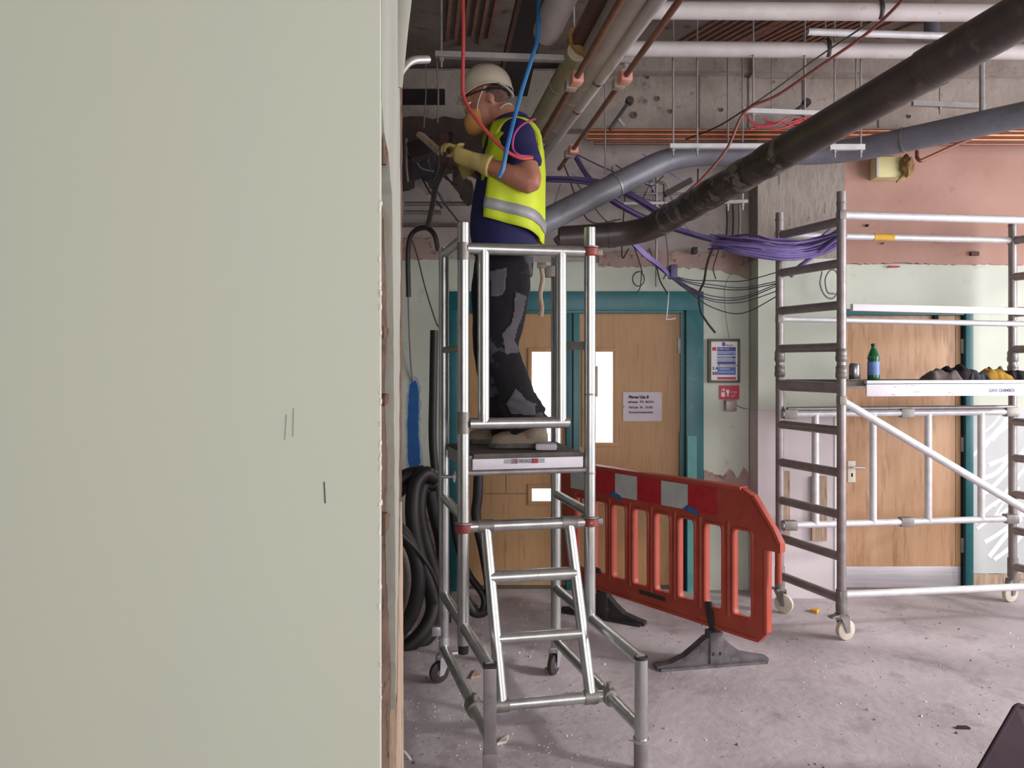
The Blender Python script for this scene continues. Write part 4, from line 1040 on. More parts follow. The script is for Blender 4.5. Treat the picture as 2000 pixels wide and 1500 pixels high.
obj('ring_sleeve', lathe(B(), B_ + V((0.03, 0.0, 0.0)), [(0.055, 0), (0.085, 0.0), (0.09, 0.04), (0.06, 0.05), (0.05, 0.03)], 22, (0.25, -1, 0.35)), G['gold'], bc)

# trapeze hangers: channel with rods to the ceiling
def trapeze(label, a, b, rods, m='galv', w=0.035, h=0.024, extra=None):
    a, b = P(*a), P(*b)
    t = thing('strut_hanger', label, 'hanger', a.lerp(b, 0.5))
    ch = B(); beam(ch, a, b, w, 0.006); d = (b - a).normalized(); s = d.cross(V((0, 0, 1))).normalized()
    for k in (-1, 1): beam(ch, a + s * k * (w / 2 - 0.003) + V((0, 0, h / 2)), b + s * k * (w / 2 - 0.003) + V((0, 0, h / 2)), 0.005, h)
    obj('channel', ch, G[m], t, smooth=False)
    for f in rods:
        c = a.lerp(b, f); obj('rod', cyl(B(), c - V((0, 0, 0.05)), V((c.x, c.y, ZC)), 0.006, 8), G['galv'], t)
        obj('nut', cyl(B(), c - V((0, 0, 0.02)), c - V((0, 0, 0.004)), 0.012, 6), G['galv'], t)
    return t
trapeze('long grey strut channel above the worker helmet carrying the diagonal pipes', (850, 111, 3.72), (1245, 124, 3.80), (0.03, 0.68, 0.94))
trapeze('white strut channel below the copper pipes at centre', (1308, 289, 4.75), (1532, 289, 4.75), (0.03, 0.24), 'galvw')
trapeze('white strut channel carrying red wires beside the black pipe', (1452, 220, 4.6), (1612, 226, 4.6), (0.12, 0.75), 'galvw')
trapeze('white strut channel above the yellow box', (1620, 292, 4.72), (1688, 292, 4.72), (0.15, 0.9), 'galvw', 0.03, 0.03)
trapeze('short strut channel at the head of the concrete pier', (1782, 206, 5.1), (1924, 212, 5.1), (0.38, 0.98), 'galv', 0.03, 0.03)
trapeze('small strut bracket carrying black cables beside the pier', (1412, 398, 5.3), (1460, 396, 5.3), (0.2, 0.8), 'galv', 0.03, 0.02)
for (px, y0, y1, D, r, lab) in ((1672, 28, 190, 4.9, 0.005, 'thin rod hanging behind the black pipe near the white conduit'), (1570, 112, 210, 5.0, 0.005, 'thin rod hanging left of the small black camera bracket'),
                           (1507, 112, 235, 5.1, 0.004, 'thin rod hanging just right of the red wires'), (1918, 128, 222, 4.6, 0.016, 'pale vertical conduit drop beside the right end of the pipes'), (1182, 290, 340, 5.1, 0.005, 'thin rod hanging beside the foam sleeve')):
    b = P(px, y1, D); tag(obj('hanger_rod', cyl(B(), b, V((b.x, b.y, ZC)), r, 8), G['galv']), lab, 'rod')

# copper pipes along the head of the wall
for i, (py, x0, x1, r, m) in enumerate(((254, 1150, 2500, 0.0095, 'copper'), (262, 1148, 2500, 0.015, 'copper'), (271, 1146, 2500, 0.012, 'copper'), (280, 1160, 2500, 0.012, 'copperd'))):
    tag(obj('copper_pipe', tube(B(), [P(x0, py, 5.36), P(x1, py + 3, 5.36)], r, 12), G[m]), ['topmost', 'second', 'third', 'lowest and dullest'][i] + ' of the four copper pipes along the head of the wall', 'pipe', 'copper pipes along the wall head')
tag(obj('copper_branch', tube(B(), bend([P(1895, 272, 5.3), P(1870, 282, 5.25), P(1797, 315, 5.2), P(1791, 308, 5.22), P(1791, 296, 5.3)], 0.03), 0.013, 10), G['copperd']), 'short copper branch pipe right of the yellow box', 'pipe')

# yellow box with torn insulation, and small ceiling fittings
yb = thing('junction_box', 'pale yellow box with torn brown insulation on the pink wall', 'box', P(1745, 345, 5.46))
a, b = P(1713, 346, 5.46), P(1776, 306, 5.46)
obj('box_body', box(B(), (a.x, 5.46, a.z), (b.x, DW - 0.031, b.z), 0.004), G['yellowbox'], yb)
obj('box_edge', box(B(), (a.x - 0.008, 5.448, a.z), (a.x + 0.008, 5.462, b.z)), G['whitep'], yb, smooth=False)
bm = B(); bmesh.ops.create_icosphere(bm, subdivisions=3, radius=1.0)
c = P(1769, 325, 5.44)
for v in bm.verts: v.co = c + V((v.co.x * 0.045, v.co.y * 0.05, v.co.z * 0.078)) * (1 + 0.35 * noise.noise(v.co * 2.5)) + V((0.01, 0, 0))
obj('torn_insulation', bm, G['wool'], yb)
obj('torn_tail', tube(B(), spl([P(1765, 343, 5.44), P(1756, 350, 5.44), P(1751, 356, 5.44)], 4), [0.012, 0.008, 0.006], 8), G['wool'], yb)
for (px, py, D, ang, lab) in ((1210, 225, 4.9, 55, 'black bracket arm fixed to the concrete beam behind the pipes'), (1562, 210, 4.9, 35, 'small black bracket above the white strut channel')):
    bk = thing('pipe_clip_arm', lab, 'bracket', P(px, py, D)); c = P(px, py, D); d = V((math.cos(math.radians(ang)), 0, math.sin(math.radians(ang))))
    L = 0.11 if px < 1300 else 0.05
    obj('arm', beam(B(), c - d * L, c + d * L, 0.03, 0.022, bev=0.004), G['cable'], bk)
    obj('arm_head', lathe(B(), c + d * L - V((0, 0.03, 0)), [(0.02, 0), (0.026, 0.01), (0.026, 0.05), (0.02, 0.06)], 12, (0, 1, 0)), G['cable'], bk)
    obj('arm_stay', beam(B(), c - d * L * 0.2, c + V((0.03, 0, -0.07)) * (L / 0.11), 0.016, 0.016), G['galv'], bk)

# conduits on the wall above the double doors
def wallrun(name, pts, r, m, label, cat, k=0, bendr=0.0, D=5.45, n=10, group=None):
    p = [P(a, b, D) for a, b in pts]
    if bendr: p = bend(p, bendr)
    elif k: p = spl(p, k)
    return tag(obj(name, tube(B(), p, r, n), G[m]), label, cat, group)
wallrun('wall_conduit', [(1222, 359), (1283, 359)], 0.012, 'galvw', 'upper short white conduit between the drain pipes', 'conduit')
wallrun('wall_conduit', [(1218, 397), (1330, 396)], 0.012, 'galvw', 'lower white conduit between the drain pipes', 'conduit')
wallrun('wall_conduit', [(1205, 377), (1350, 379)], 0.009, 'alud', 'thin grey conduit between the two white conduits', 'conduit')
wallrun('wall_conduit', [(1282, 335), (1282, 560)], 0.009, 'galv', 'vertical grey conduit dropping to the teal door head', 'conduit')
wallrun('wall_conduit', [(1365, 330), (1363, 400)], 0.012, 'alud', 'short vertical conduit under the strut channel', 'conduit')
wallrun('hooked_conduit', [(1287, 356), (1298, 358), (1298, 412)], 0.012, 'cableg', 'grey hooked conduit beside the vertical conduit', 'conduit', bendr=0.04)
tag(obj('cable_trunking', beam(B(), P(1298, 380, 5.1), P(1350, 352, 5.1), 0.05, 0.035), G['cable'], smooth=False), 'loose black trunking length sticking out between the drain pipes', 'trunking')
for i, (px, y0, y1, m) in enumerate(((1420, 400, 470, 'cable'), (1432, 398, 472, 'cable'), (1444, 400, 470, 'cableg'))):
    wallrun('drop_cable', [(px, y0), (px + 1, (y0 + y1) / 2), (px - 1, y1)], 0.009, m, ['leftmost', 'middle', 'rightmost grey'][i] + ' of three cables dropping beside the pier', 'cable', 4, group='cables beside the pier')
wallrun('wall_conduit', [(790, 398), (912, 398)], 0.015, 'alud', 'upper grey rail on the wall left of the worker', 'rail', D=5.3)
wallrun('wall_conduit', [(790, 415), (862, 415)], 0.015, 'alud', 'lower shorter grey rail on the wall left of the worker', 'rail', D=5.3)
tag(obj('cable_box', box(B(), tuple(P(1350, 497, 5.58)), tuple(P(1363, 482, 5.52)), 0.003), G['cable']), 'small black box on the wall under the black drain pipe', 'box')
tag(obj('bent_conduit', tube(B(), bend([P(771, 215, 1.572), P(775, 150, 1.572), P(800, 117, 1.60), P(836, 116, 1.64)], 0.03), 0.0085, 12, True, 0.85), G['galv']), 'bent grey conduit curving off the top of the near wall end', 'conduit')
# ------------------------------------------------------------------ cables
def cab(name, pts, r, m, label, cat='cable', k=6, group=None, n=8):
    return tag(obj(name, tube(B(), spl([P(*q) for q in pts], k), r, n), G[m]), label, cat, group)
cab('red_cable', [(904, -30, 3.45), (905, 60, 3.45), (904, 150, 3.45), (906, 190, 3.44), (925, 225, 3.42), (955, 262, 3.42), (985, 292, 3.42), (1015, 308, 3.43), (1040, 308, 3.46)], 0.0085, 'red', 'red cable hanging from the ceiling past the worker face to his sleeve')
cab('magenta_cable', [(1040, 306, 3.46), (1015, 303, 3.43), (1002, 290, 3.43), (1004, 265, 3.43), (1015, 248, 3.45), (1030, 238, 3.5), (1045, 232, 3.6)], 0.005, 'magenta', 'thin magenta cable looped over the worker sleeve')
cab('blue_cable', [(1053, -30, 3.6), (1050, 70, 3.55), (1040, 110, 3.5), (1018, 180, 3.46), (1002, 240, 3.42), (990, 290, 3.40), (982, 330, 3.40), (974, 346, 3.41)], 0.010, 'bluec', 'blue cable hanging in front of the worker shoulder')
cab('dark_red_cable', [(1775, -12, 3.9), (1700, 60, 4.1), (1600, 130, 4.3), (1520, 185, 4.45), (1455, 218, 4.55), (1420, 290, 4.6), (1370, 350, 4.65), (1310, 402, 4.7)], 0.0085, 'cabler', 'dark red cable slung from the upper right down to the drain pipes')
cab('thin_black_cable', [(1720, 30, 4.2), (1600, 110, 4.4), (1520, 170, 4.5), (1452, 216, 4.55), (1400, 248, 4.7), (1340, 272, 5.0)], 0.005, 'cable', 'thin black cable slung beside the dark red cable')
for i, pts in enumerate(([(1455, 222, 4.57), (1475, 245, 4.57), (1510, 245, 4.57), (1540, 228, 4.57)], [(1470, 240, 4.6), (1520, 252, 4.6), (1565, 236, 4.6), (1600, 240, 4.6)], [(1465, 252, 4.62), (1520, 240, 4.62), (1560, 248, 4.62), (1598, 232, 4.62)], [(1490, 232, 4.58), (1530, 242, 4.58), (1580, 228, 4.58), (1604, 234, 4.58)])):
    cab('red_wire', pts, 0.005 + 0.002 * (i == 2), 'redbr', ['red wire looping lowest at the left end of the tangle', 'red wire sagging across the middle of the tangle', 'thickest red wire in the tangle under the strut channel', 'red wire lying highest in the tangle'][i], 'wire', group='tangled red wires')
tag(obj('red_alarm_box', box(B(), tuple(P(1545, 248, 4.66)), tuple(P(1580, 230, 4.60)), 0.006), G['redbr']), 'small red box among the tangled red wires', 'box')
# purple bundles
def bundle(label, path, count, spread, m='purple', r=0.006, end=1.0, seed=0):
    rnd = random.Random(seed)
    t = thing('purple_cable_bundle', label, 'cable', P(*path[len(path) // 2]))
    for i in range(count):
        ox, oz, oy = rnd.uniform(-1, 1), rnd.uniform(-1, 1), rnd.uniform(-1, 1)
        pts = []
        for j, q in enumerate(path):
            s = spread * (0.35 + 0.65 * abs(math.sin(j * 1.7 + i))) * (end if j == len(path) - 1 else 1)
            pts.append(P(q[0] + ox * s, q[1] + oz * s, q[2] + oy * 0.03))
        obj('cable', tube(B(), spl(pts, 5), r * rnd.uniform(0.8, 1.3), 6), G[m if rnd.random() < 0.7 else 'purpled'], t)
    return t
bundle('dark purple cable bundle sagging from behind the worker to the grey pipe', [(1030, 352, 5.2), (1090, 350, 5.2), (1160, 356, 5.2), (1215, 372, 5.2), (1290, 415, 5.25)], 9, 7, 'purpled', 0.007, seed=1)
bundle('purple cable bundle passing behind both drain pipes', [(1125, 305, 5.3), (1150, 345, 5.3), (1195, 390, 5.3), (1270, 430, 5.3), (1350, 455, 5.25), (1410, 473, 5.2), (1470, 478, 5.15)], 9, 6, seed=2)
bundle('wide purple cable swag hung on the scaffold tower', [(1400, 474, 5.2), (1460, 476, 5.0), (1530, 484, 4.95), (1590, 480, 4.95), (1640, 462, 4.9)], 34, 18, seed=3, r=0.006)
bundle('lower purple cable swag sagging beneath the wide one', [(1395, 476, 5.2), (1450, 492, 5.0), (1530, 503, 4.95), (1595, 496, 4.95), (1640, 474, 4.9)], 14, 8, seed=13, r=0.006)
bundle('bright purple cable bundle fanning out from the black pipe end', [(1237, 474, 4.98), (1262, 498, 5.1), (1290, 520, 5.2), (1312, 540, 5.25)], 12, 5, seed=4, r=0.007)
obj_t = thing('purple_cable_fan', 'thin purple cables sagging from the bundle tie to the scaffold post', 'cable', P(1400, 570, 5.2))
for i, (y1, y2, y3) in enumerate(((548, 549, 530), (556, 562, 548), (562, 566, 552), (578, 580, 552), (584, 584, 556), (588, 590, 566), (600, 612, 575))):
    obj('cable', tube(B(), spl([P(1312, 538 + i, 5.25), P(1350, (538 + y1) / 2 + 4, 5.3), P(1390, y1, 5.3), P(1450, y2, 5.25), P(1524, y3, 5.1)], 5), 0.0035, 6), G['purpled' if i % 2 else 'cable'], obj_t)
for i in range(4):
    obj('cable', tube(B(), spl([P(1312, 538 + i * 2, 5.25), P(1340, 556 + i * 3, 5.3), P(1372, 578 + i, 5.33)], 5), 0.004, 6), G['purpled'], obj_t)
tag(obj('cable_tie_wrap', box(B(), tuple(P(1304, 546, 5.3)), tuple(P(1324, 516, 5.2)), 0.01), G['purpled']), 'dark purple wrap where the purple cable bundle fans out', 'wrap')
bundle('blue purple strap hanging between the scaffold rungs', [(1640, 460, 4.85), (1600, 492, 4.95), (1560, 522, 5.0), (1545, 540, 5.05)], 5, 3, seed=9, r=0.008)
# black loops above the doors
lp = [P(1236 + 0, 476, 5.2), P(1245, 500, 5.3), P(1254, 530, 5.4)]
for j in range(13):
    a = math.radians(60 - 360 * j / 12); lp.append(P(1247 + 11.5 * math.cos(a), 545 - 14 * math.sin(a), 5.45))
lp += [P(1250, 562, 5.45), P(1243, 572, 5.45)]
tag(obj('looped_cable', tube(B(), spl(lp, 3), 0.004, 6), G['cable']), 'thin black cable with one small loop above the teal door head', 'cable')
cab('drop_cable', [(1268, 485, 5.3), (1282, 520, 5.35), (1290, 550, 5.4), (1305, 575, 5.42)], 0.005, 'cable', 'black cable dropping to the middle of the teal door head')
cab('hanging_string', [(1306, 570, 5.42), (1304, 600, 5.42), (1302, 620, 5.42), (1303, 624, 5.42), (1320, 622, 5.42)], 0.004, 'pwhite', 'thin white cord hanging over the teal door head')
cab('drop_cable', [(1405, 472, 5.2), (1390, 490, 5.25), (1380, 520, 5.3), (1375, 550, 5.35), (1366, 572, 5.4), (1368, 605, 5.4), (1380, 628, 5.4), (1397, 650, 5.4)], 0.008, 'cable', 'thick black cable bending past the corner of the teal door frame')
cab('drop_cable', [(1408, 470, 5.2), (1400, 500, 5.3), (1393, 525, 5.35), (1398, 545, 5.4)], 0.004, 'cable', 'short thin cable left of the pier under the purple swag')
cab('thin_wire', [(1436, 524, 5.45), (1418, 552, 5.5), (1415, 580, 5.5), (1418, 620, 5.5), (1424, 660, 5.53)], 0.0025, 'cableg', 'thin grey wire hanging down to the framed poster')
cab('drop_cable', [(1296, 425, 5.25), (1305, 500, 5.35), (1302, 530, 5.4), (1296, 545, 5.4)], 0.006, 'cableg', 'grey cable dropping behind the purple bundle')
cab('coiled_grey_cable', [(1606, 530, 5.3), (1602, 555, 5.3), (1612, 578, 5.3), (1628, 582, 5.3), (1638, 560, 5.3), (1634, 532, 5.3), (1622, 528, 5.3), (1612, 545, 5.3), (1616, 570, 5.3), (1630, 574, 5.3)], 0.006, 'cableg', 'coil of grey cable hanging behind the scaffold post')
# left side, behind the near wall end
cab('thick_black_cable', [(880, 262, 4.0), (872, 296, 3.9), (866, 330, 3.95), (852, 362, 4.1), (845, 400, 4.3), (836, 440, 4.5)], 0.016, 'cable', 'thick black cable running from the worker hands down to the wall')
cab('drop_cable', [(794, 300, 5.33), (820, 335, 5.1), (848, 365, 5.05), (870, 400, 5.1), (898, 436, 5.33)], 0.006, 'cable', 'thin black cable crossing the thick one left of the worker')
cab('arched_cable', [(798, 580, 5.2), (797, 490, 5.2), (806, 455, 5.2), (830, 445, 5.15), (848, 458, 5.1), (856, 490, 5.1)], 0.017, 'cable', 'black hose arched over the pink plaster band left of the tower')
cab('thin_wire', [(802, 462, 5.2), (815, 500, 5.3), (830, 560, 5.4), (850, 625, 5.45), (858, 640, 5.45)], 0.005, 'cable', 'thin dark wire falling down the green wall left of the tower')
cab('thin_wire', [(797, 480, 5.4), (798, 600, 5.5), (802, 700, 5.55), (806, 745, 5.58)], 0.006, 'cableg', 'grey wire dropping to the blue spray mark')
for (pp, m, nm, lab, cat) in (((820, 262, 4.3, 862, 300, 4.2, 0.05, 0.03), 'timber', 'timber_offcut', 'pale timber offcut the worker is pulling at', 'offcut'), ((800, 300, 4.6, 850, 285, 4.6, 0.12, 0.1), 'dark', 'dark_insulation', 'dark lump of insulation left of the worker gloves', 'insulation')):
    a, b = P(*pp[:3]), P(*pp[3:6]); tag(obj(nm, beam(B(), a, b, pp[6], pp[7], bev=0.006), G[m]), lab, cat)
tag(obj('torn_duct_piece', beam(B(), P(868, 262, 3.95), P(868, 318, 3.9), 0.05, 0.03, (0, 1, 0), bev=0.01), G['brown']), 'brown torn piece held in the worker gloves', 'offcut')
cab('thin_wire', [(832, 120, 3.9), (832, 180, 3.9), (828, 250, 3.9)], 0.003, 'cableg', 'left thin wire hanging beside the strut channel end', 'wire')
cab('thin_wire', [(853, 118, 3.8), (856, 180, 3.8), (855, 240, 3.8)], 0.004, 'cableg', 'thicker wire hanging from the strut channel end', 'wire')
for i, (pts, r) in enumerate((([(848, 645, 4.9), (846, 760, 4.9), (845, 860, 4.9), (852, 940, 4.9), (864, 1040, 4.9), (872, 1140, 4.9), (874, 1250, 4.9)], 0.026), ([(935, 915, 4.6), (933, 970, 4.6), (930, 1010, 4.6), (945, 1080, 4.6), (956, 1150, 4.6), (950, 1190, 4.6), (925, 1195, 4.6), (905, 1160, 4.6)], 0.03), ([(885, 1000, 4.7), (893, 1060, 4.7), (915, 1120, 4.65), (945, 1165, 4.6), (940, 1195, 4.6), (918, 1178, 4.65)], 0.022))):
    cab('black_hose', pts, r, 'hose', ['long black hose hanging left of the tower posts', 'thick black hose hanging behind the tower ladder', 'thinner black hose looped behind the tower ladder'][i], 'hose', 6, 'hanging hoses', 12)
hc = thing('hose_coil', 'coil of thick black hose hung on the wall behind the near wall end', 'hose', P(815, 1260, 4.5))
for i, (pts, r, m) in enumerate((
        ([(850, 935, 4.75), (830, 925, 4.7), (810, 950, 4.65), (806, 1010, 4.6), (818, 1080, 4.6), (838, 1140, 4.6), (846, 1185, 4.55), (832, 1225, 4.5), (800, 1260, 4.45), (770, 1268, 4.45), (728, 1220, 4.45), (715, 1110, 4.5), (735, 1000, 4.6), (785, 935, 4.7), (828, 922, 4.75)], 0.045, 'hose'),
        ([(846, 945, 4.8), (826, 950, 4.75), (820, 1000, 4.7), (832, 1060, 4.65), (850, 1120, 4.65), (862, 1175, 4.6), (850, 1225, 4.55), (815, 1262, 4.5), (770, 1280, 4.5), (735, 1230, 4.5), (725, 1120, 4.55), (745, 1010, 4.65), (790, 950, 4.75), (826, 940, 4.8)], 0.04, 'hose'),
        ([(700, 1235, 4.4), (690, 1120, 4.4), (720, 1045, 4.4), (765, 1025, 4.4), (800, 1060, 4.4), (816, 1110, 4.4), (814, 1165, 4.4), (795, 1215, 4.4), (760, 1245, 4.4), (715, 1235, 4.4)], 0.042, 'hose'),
        ([(780, 1040, 4.3), (815, 1075, 4.35), (840, 1110, 4.4), (858, 1150, 4.45), (870, 1175, 4.5)], 0.012, 'cable'),
        ([(705, 1220, 4.6), (700, 1120, 4.6), (730, 1060, 4.6), (770, 1060, 4.6), (795, 1090, 4.6), (800, 1140, 4.6), (790, 1200, 4.6), (765, 1225, 4.6), (720, 1225, 4.6)], 0.035, 'lag'),
        ([(840, 960, 4.8), (850, 1010, 4.8), (862, 1060, 4.8), (866, 1120, 4.75)], 0.04, 'hose'))):
    obj('hose_loop', tube(B(), spl([P(*q) for q in pts], 6), r, 12), G[m], hc)
obj('wall_hook', tube(B(), spl([P(832, 935, 5.55), P(838, 935, 4.9), P(842, 945, 4.75), P(843, 930, 4.7)], 4), 0.012, 8), G['galv'], hc)

# ------------------------------------------------------------------ floor scraps
def scrap(name, px, py, pts, h, m, label, cat):
    D = EYE * F / (py - HOR); c = P(px, py, D)
    return tag(obj(name, prism(B(), [V((c.x + a, c.y + b, 0.001)) for a, b in pts], (0, 0, h)), G[m], smooth=False), label, cat)
scrap('yellow_scrap', 1592, 1196, [(-0.03, 0), (0, -0.03), (0.035, 0.02), (0.0, 0.04)], 0.02, 'yel', 'small yellow scrap on the floor behind the barrier', 'scrap')
scrap('timber_chip', 928, 1322, [(-0.02, -0.03), (0.03, -0.01), (0.0, 0.08)], 0.012, 'timber', 'pale wedge shaped chip on the floor under the tower', 'scrap')
scrap('plaster_scrap', 980, 1452, [(-0.02, -0.02), (0.02, 0.0), (0.03, 0.06), (0.0, 0.03)], 0.01, 'chip', 'pale plaster scrap beside the near tower leg', 'scrap')
scrap('dark_scrap', 1880, 1423, [(-0.03, -0.006), (0.03, -0.01), (0.025, 0.012), (-0.02, 0.014)], 0.008, 'rubber', 'small dark scrap on the bright floor at right', 'scrap')
scrap('bracket_scrap', 1072, 1312, [(-0.02, -0.01), (0.03, -0.02), (0.02, 0.03), (-0.02, 0.02)], 0.015, 'timber', 'small pale block under the right rear castor', 'scrap')
cab('curled_strip', [(783, 1462, 3.22), (790, 1468, 3.2), (798, 1478, 3.2), (804, 1488, 3.2)], 0.005, 'pwhite', 'curled white strip on the floor by the near wall end', 'strip')
# fine crumbs nobody could count
bm = B(); rnd = random.Random(5)
for i in range(1500):
    D = rnd.uniform(2.9, 5.3); X = rnd.uniform(-0.9, 3.3) if i % 3 else rnd.uniform(-0.6, 0.3)
    s = rnd.uniform(0.002, 0.006) * (2.2 if rnd.random() < 0.06 else 1)
    c = V((X, D, s * 0.4)); a = rnd.uniform(0, 6.3)
    vs = [bm.verts.new(c + V((s * math.cos(a + k * 2.09), s * math.sin(a + k * 2.09) * 0.8, -s * 0.4))) for k in range(3)] + [bm.verts.new(c + V((0, 0, s * 0.7)))]
    for f in ((0, 1, 3), (1, 2, 3), (2, 0, 3), (2, 1, 0)): bm.faces.new([vs[k] for k in f])
tag(obj('debris', bm, mat('plaster_crumbs', '6a5f5e', 'd8d0cf', 3, 0.9, lo=0.45, hi=0.55), smooth=False), 'fine plaster crumbs scattered over the concrete floor', 'debris', kind='stuff')
# dark object at the bottom right corner: leaning lid of a plastic crate
cr = thing('dark_plastic_board', 'dark plum plastic board leaning up at the bottom right corner', 'board', (1.85, 2.55, 0))
q = [P(1908, 1512, 2.62), P(1984, 1380, 2.78), P(1990, 1377, 2.79), P(1998, 1380, 2.80), P(2140, 1420, 2.9), P(2080, 1600, 2.6)]
obj('board_panel', prism(B(), q, (0.02, 0.05, -0.02)), G['darkbin'], cr, smooth=False)
obj('board_rim', tube(B(), [q[0], q[1], q[2], q[3], q[4]], 0.008, 8), G['darkbin'], cr)
obj('board_stand', beam(B(), V((2.1, 2.62, 0.0)), V((2.1, 2.75, 0.28)), 0.5, 0.02), G['darkbin'], cr, smooth=False)

# ------------------------------------------------------------------ the worker
WDp = 3.85; WS = WDp / F
wk = thing('person', 'worker in cream helmet, orange mask and yellow vest standing on the podium tower', 'person', (P(1000, 873, WDp).x, WDp, PZ))
Z0 = PZ + 0.004
# skeleton points
sh_n, el_n, wr_n = P(1010, 268, 3.66), P(1036, 356, 3.60), P(950, 322, 3.62)
sh_f, el_f, wr_f = P(985, 266, 4.05), P(978, 352, 4.06), P(912, 326, 3.94)
def T(px, py, hw, ry, D=WDp): c = P(px, py, D); return (c.x, c.y, c.z, hw * WS, ry)
torso = [T(985, 515, 50, .16), T(985, 490, 56, .175), T(984, 455, 61, .175), T(986, 420, 62, .175), T(990, 380, 60, .18), T(996, 335, 57, .19), T(1000, 300, 53, .2), T(1001, 272, 46, .195), T(1000, 252, 36, .15), T(996, 238, 25, .08)]
hc_ = P(950, 200, WDp); tilt = math.radians(-14)                # head, nodding down to the left
HR = Matrix.Rotation(tilt, 3, 'Y')
def hd(x, y, z): return hc_ + HR @ V((x, y, z))                 # -x is the face
bm = B()
rings(bm, torso, 24)
tube(bm, spl([P(998, 250, WDp), P(988, 228, WDp), hd(0.03, 0, -0.06), hd(0.015, 0, -0.01)], 4), [0.075, 0.066, 0.06, 0.06], 16)
# skull, jaw, nose, brow, ears
def blob(bmx, c, r, R=HR, sub=3):
    b0 = len(bmx.verts)
    g = bmesh.ops.create_icosphere(bmx, subdivisions=sub, radius=1.0)
    for v in g['verts']: v.co = V(c) + R @ V((v.co.x * r[0], v.co.y * r[1], v.co.z * r[2]))
blob(bm, hd(0.008, 0, 0.03), (0.1, 0.078, 0.098)); blob(bm, hd(-0.035, 0, -0.04), (0.06, 0.06, 0.085)); blob(bm, hd(-0.055, 0, -0.085), (0.035, 0.04, 0.03))
blob(bm, hd(-0.103, 0, -0.02), (0.018, 0.014, 0.026), sub=2); blob(bm, hd(-0.085, 0, 0.03), (0.02, 0.055, 0.014), sub=2); blob(bm, hd(-0.09, 0, -0.062), (0.014, 0.026, 0.01), sub=2)
for s in (-1, 1): blob(bm, hd(0.022, s * 0.079, -0.01), (0.017, 0.007, 0.028), sub=2)
# arms and hands
tube(bm, spl([P(1000, 268, 3.75), sh_n, sh_n.lerp(el_n, 0.5), el_n, el_n.lerp(wr_n, 0.35), wr_n, wr_n.lerp(P(905, 305, 3.62), 0.5)], 4), [0.07, 0.07, 0.06, 0.053, 0.054, 0.034, 0.022], 14)
tube(bm, spl([P(995, 266, 3.97), sh_f, sh_f.lerp(el_f, 0.5), el_f, el_f.lerp(wr_f, 0.35), wr_f, wr_f.lerp(P(885, 300, 3.9), 0.5)], 4), [0.07, 0.07, 0.058, 0.048, 0.05, 0.034, 0.03], 14)
# legs
def legp(hip, knee, ank): return [hip, hip.lerp(knee, 0.5), knee, knee.lerp(ank, 0.3), ank, V((ank.x, ank.y, Z0 + 0.05))]
hN, kN, aN = P(992, 505, 3.77), P(982, 668, 3.76), P(1030, 822, 3.77)
hF, kF, aF = P(972, 505, 3.94), P(955, 668, 3.96), P(985, 826, 3.97)
for h_, k_, a_ in ((hN, kN, aN), (hF, kF, aF)):
    tube(bm, spl(legp(h_, k_, a_), 4), [0.095, 0.085, 0.06, 0.06, 0.042, 0.045], 14)
baked('body', bm, G['skin'], wk, [('REMESH', dict(mode='VOXEL', voxel_size=0.009)), ('SMOOTH', dict(iterations=4, factor=0.5))])
for s in (-1, 1):
    b2 = B(); blob(b2, hd(-0.083, s * 0.03, 0.006), (0.011, 0.012, 0.007), sub=2); obj('eye', b2, G['pwhite'], wk)
    b2 = B(); blob(b2, hd(-0.0925, s * 0.031, 0.005), (0.004, 0.006, 0.006), sub=2); obj('iris', b2, G['ink'], wk)
# short hair below the helmet
b2 = B(); blob(b2, hd(0.03, 0, 0.022), (0.086, 0.081, 0.075)); obj('hair', b2, mat('short_brown_hair', '4a342b', '5b4136', 30, 0.85, 0, 0.5), wk)
# helmet
hm = B(); n = 36; prof = []
HT = Matrix.Rotation(math.radians(-9), 3, 'Y')
hcn = P(951, 176, WDp)
def hp_(x, y, z): return hcn + HT @ V((x, y, z))
rowsz = 10; prev = None
allr = []
for i in range(rowsz + 1):
    f = i / rowsz; a = f * math.pi / 2
    rx, ry, z = 0.128 * math.cos(a) ** 0.72, 0.112 * math.cos(a) ** 0.72, 0.118 * math.sin(a)
    if i == rowsz: rx = ry = 0.004
    ring = []
    for k in range(n):
        t = 2 * math.pi * k / n
        ridge = 0.006 * math.exp(-((math.sin(t)) / 0.16) ** 2) * math.sin(a * 1.0) if i else 0
        ring.append(hm.verts.new(hp_(rx * math.cos(t), ry * math.sin(t), z + ridge)))
    allr.append(ring)
for i in range(rowsz):
    for k in range(n): hm.faces.new((allr[i][k], allr[i][(k + 1) % n], allr[i + 1][(k + 1) % n], allr[i + 1][k]))
hm.faces.new(allr[-1])
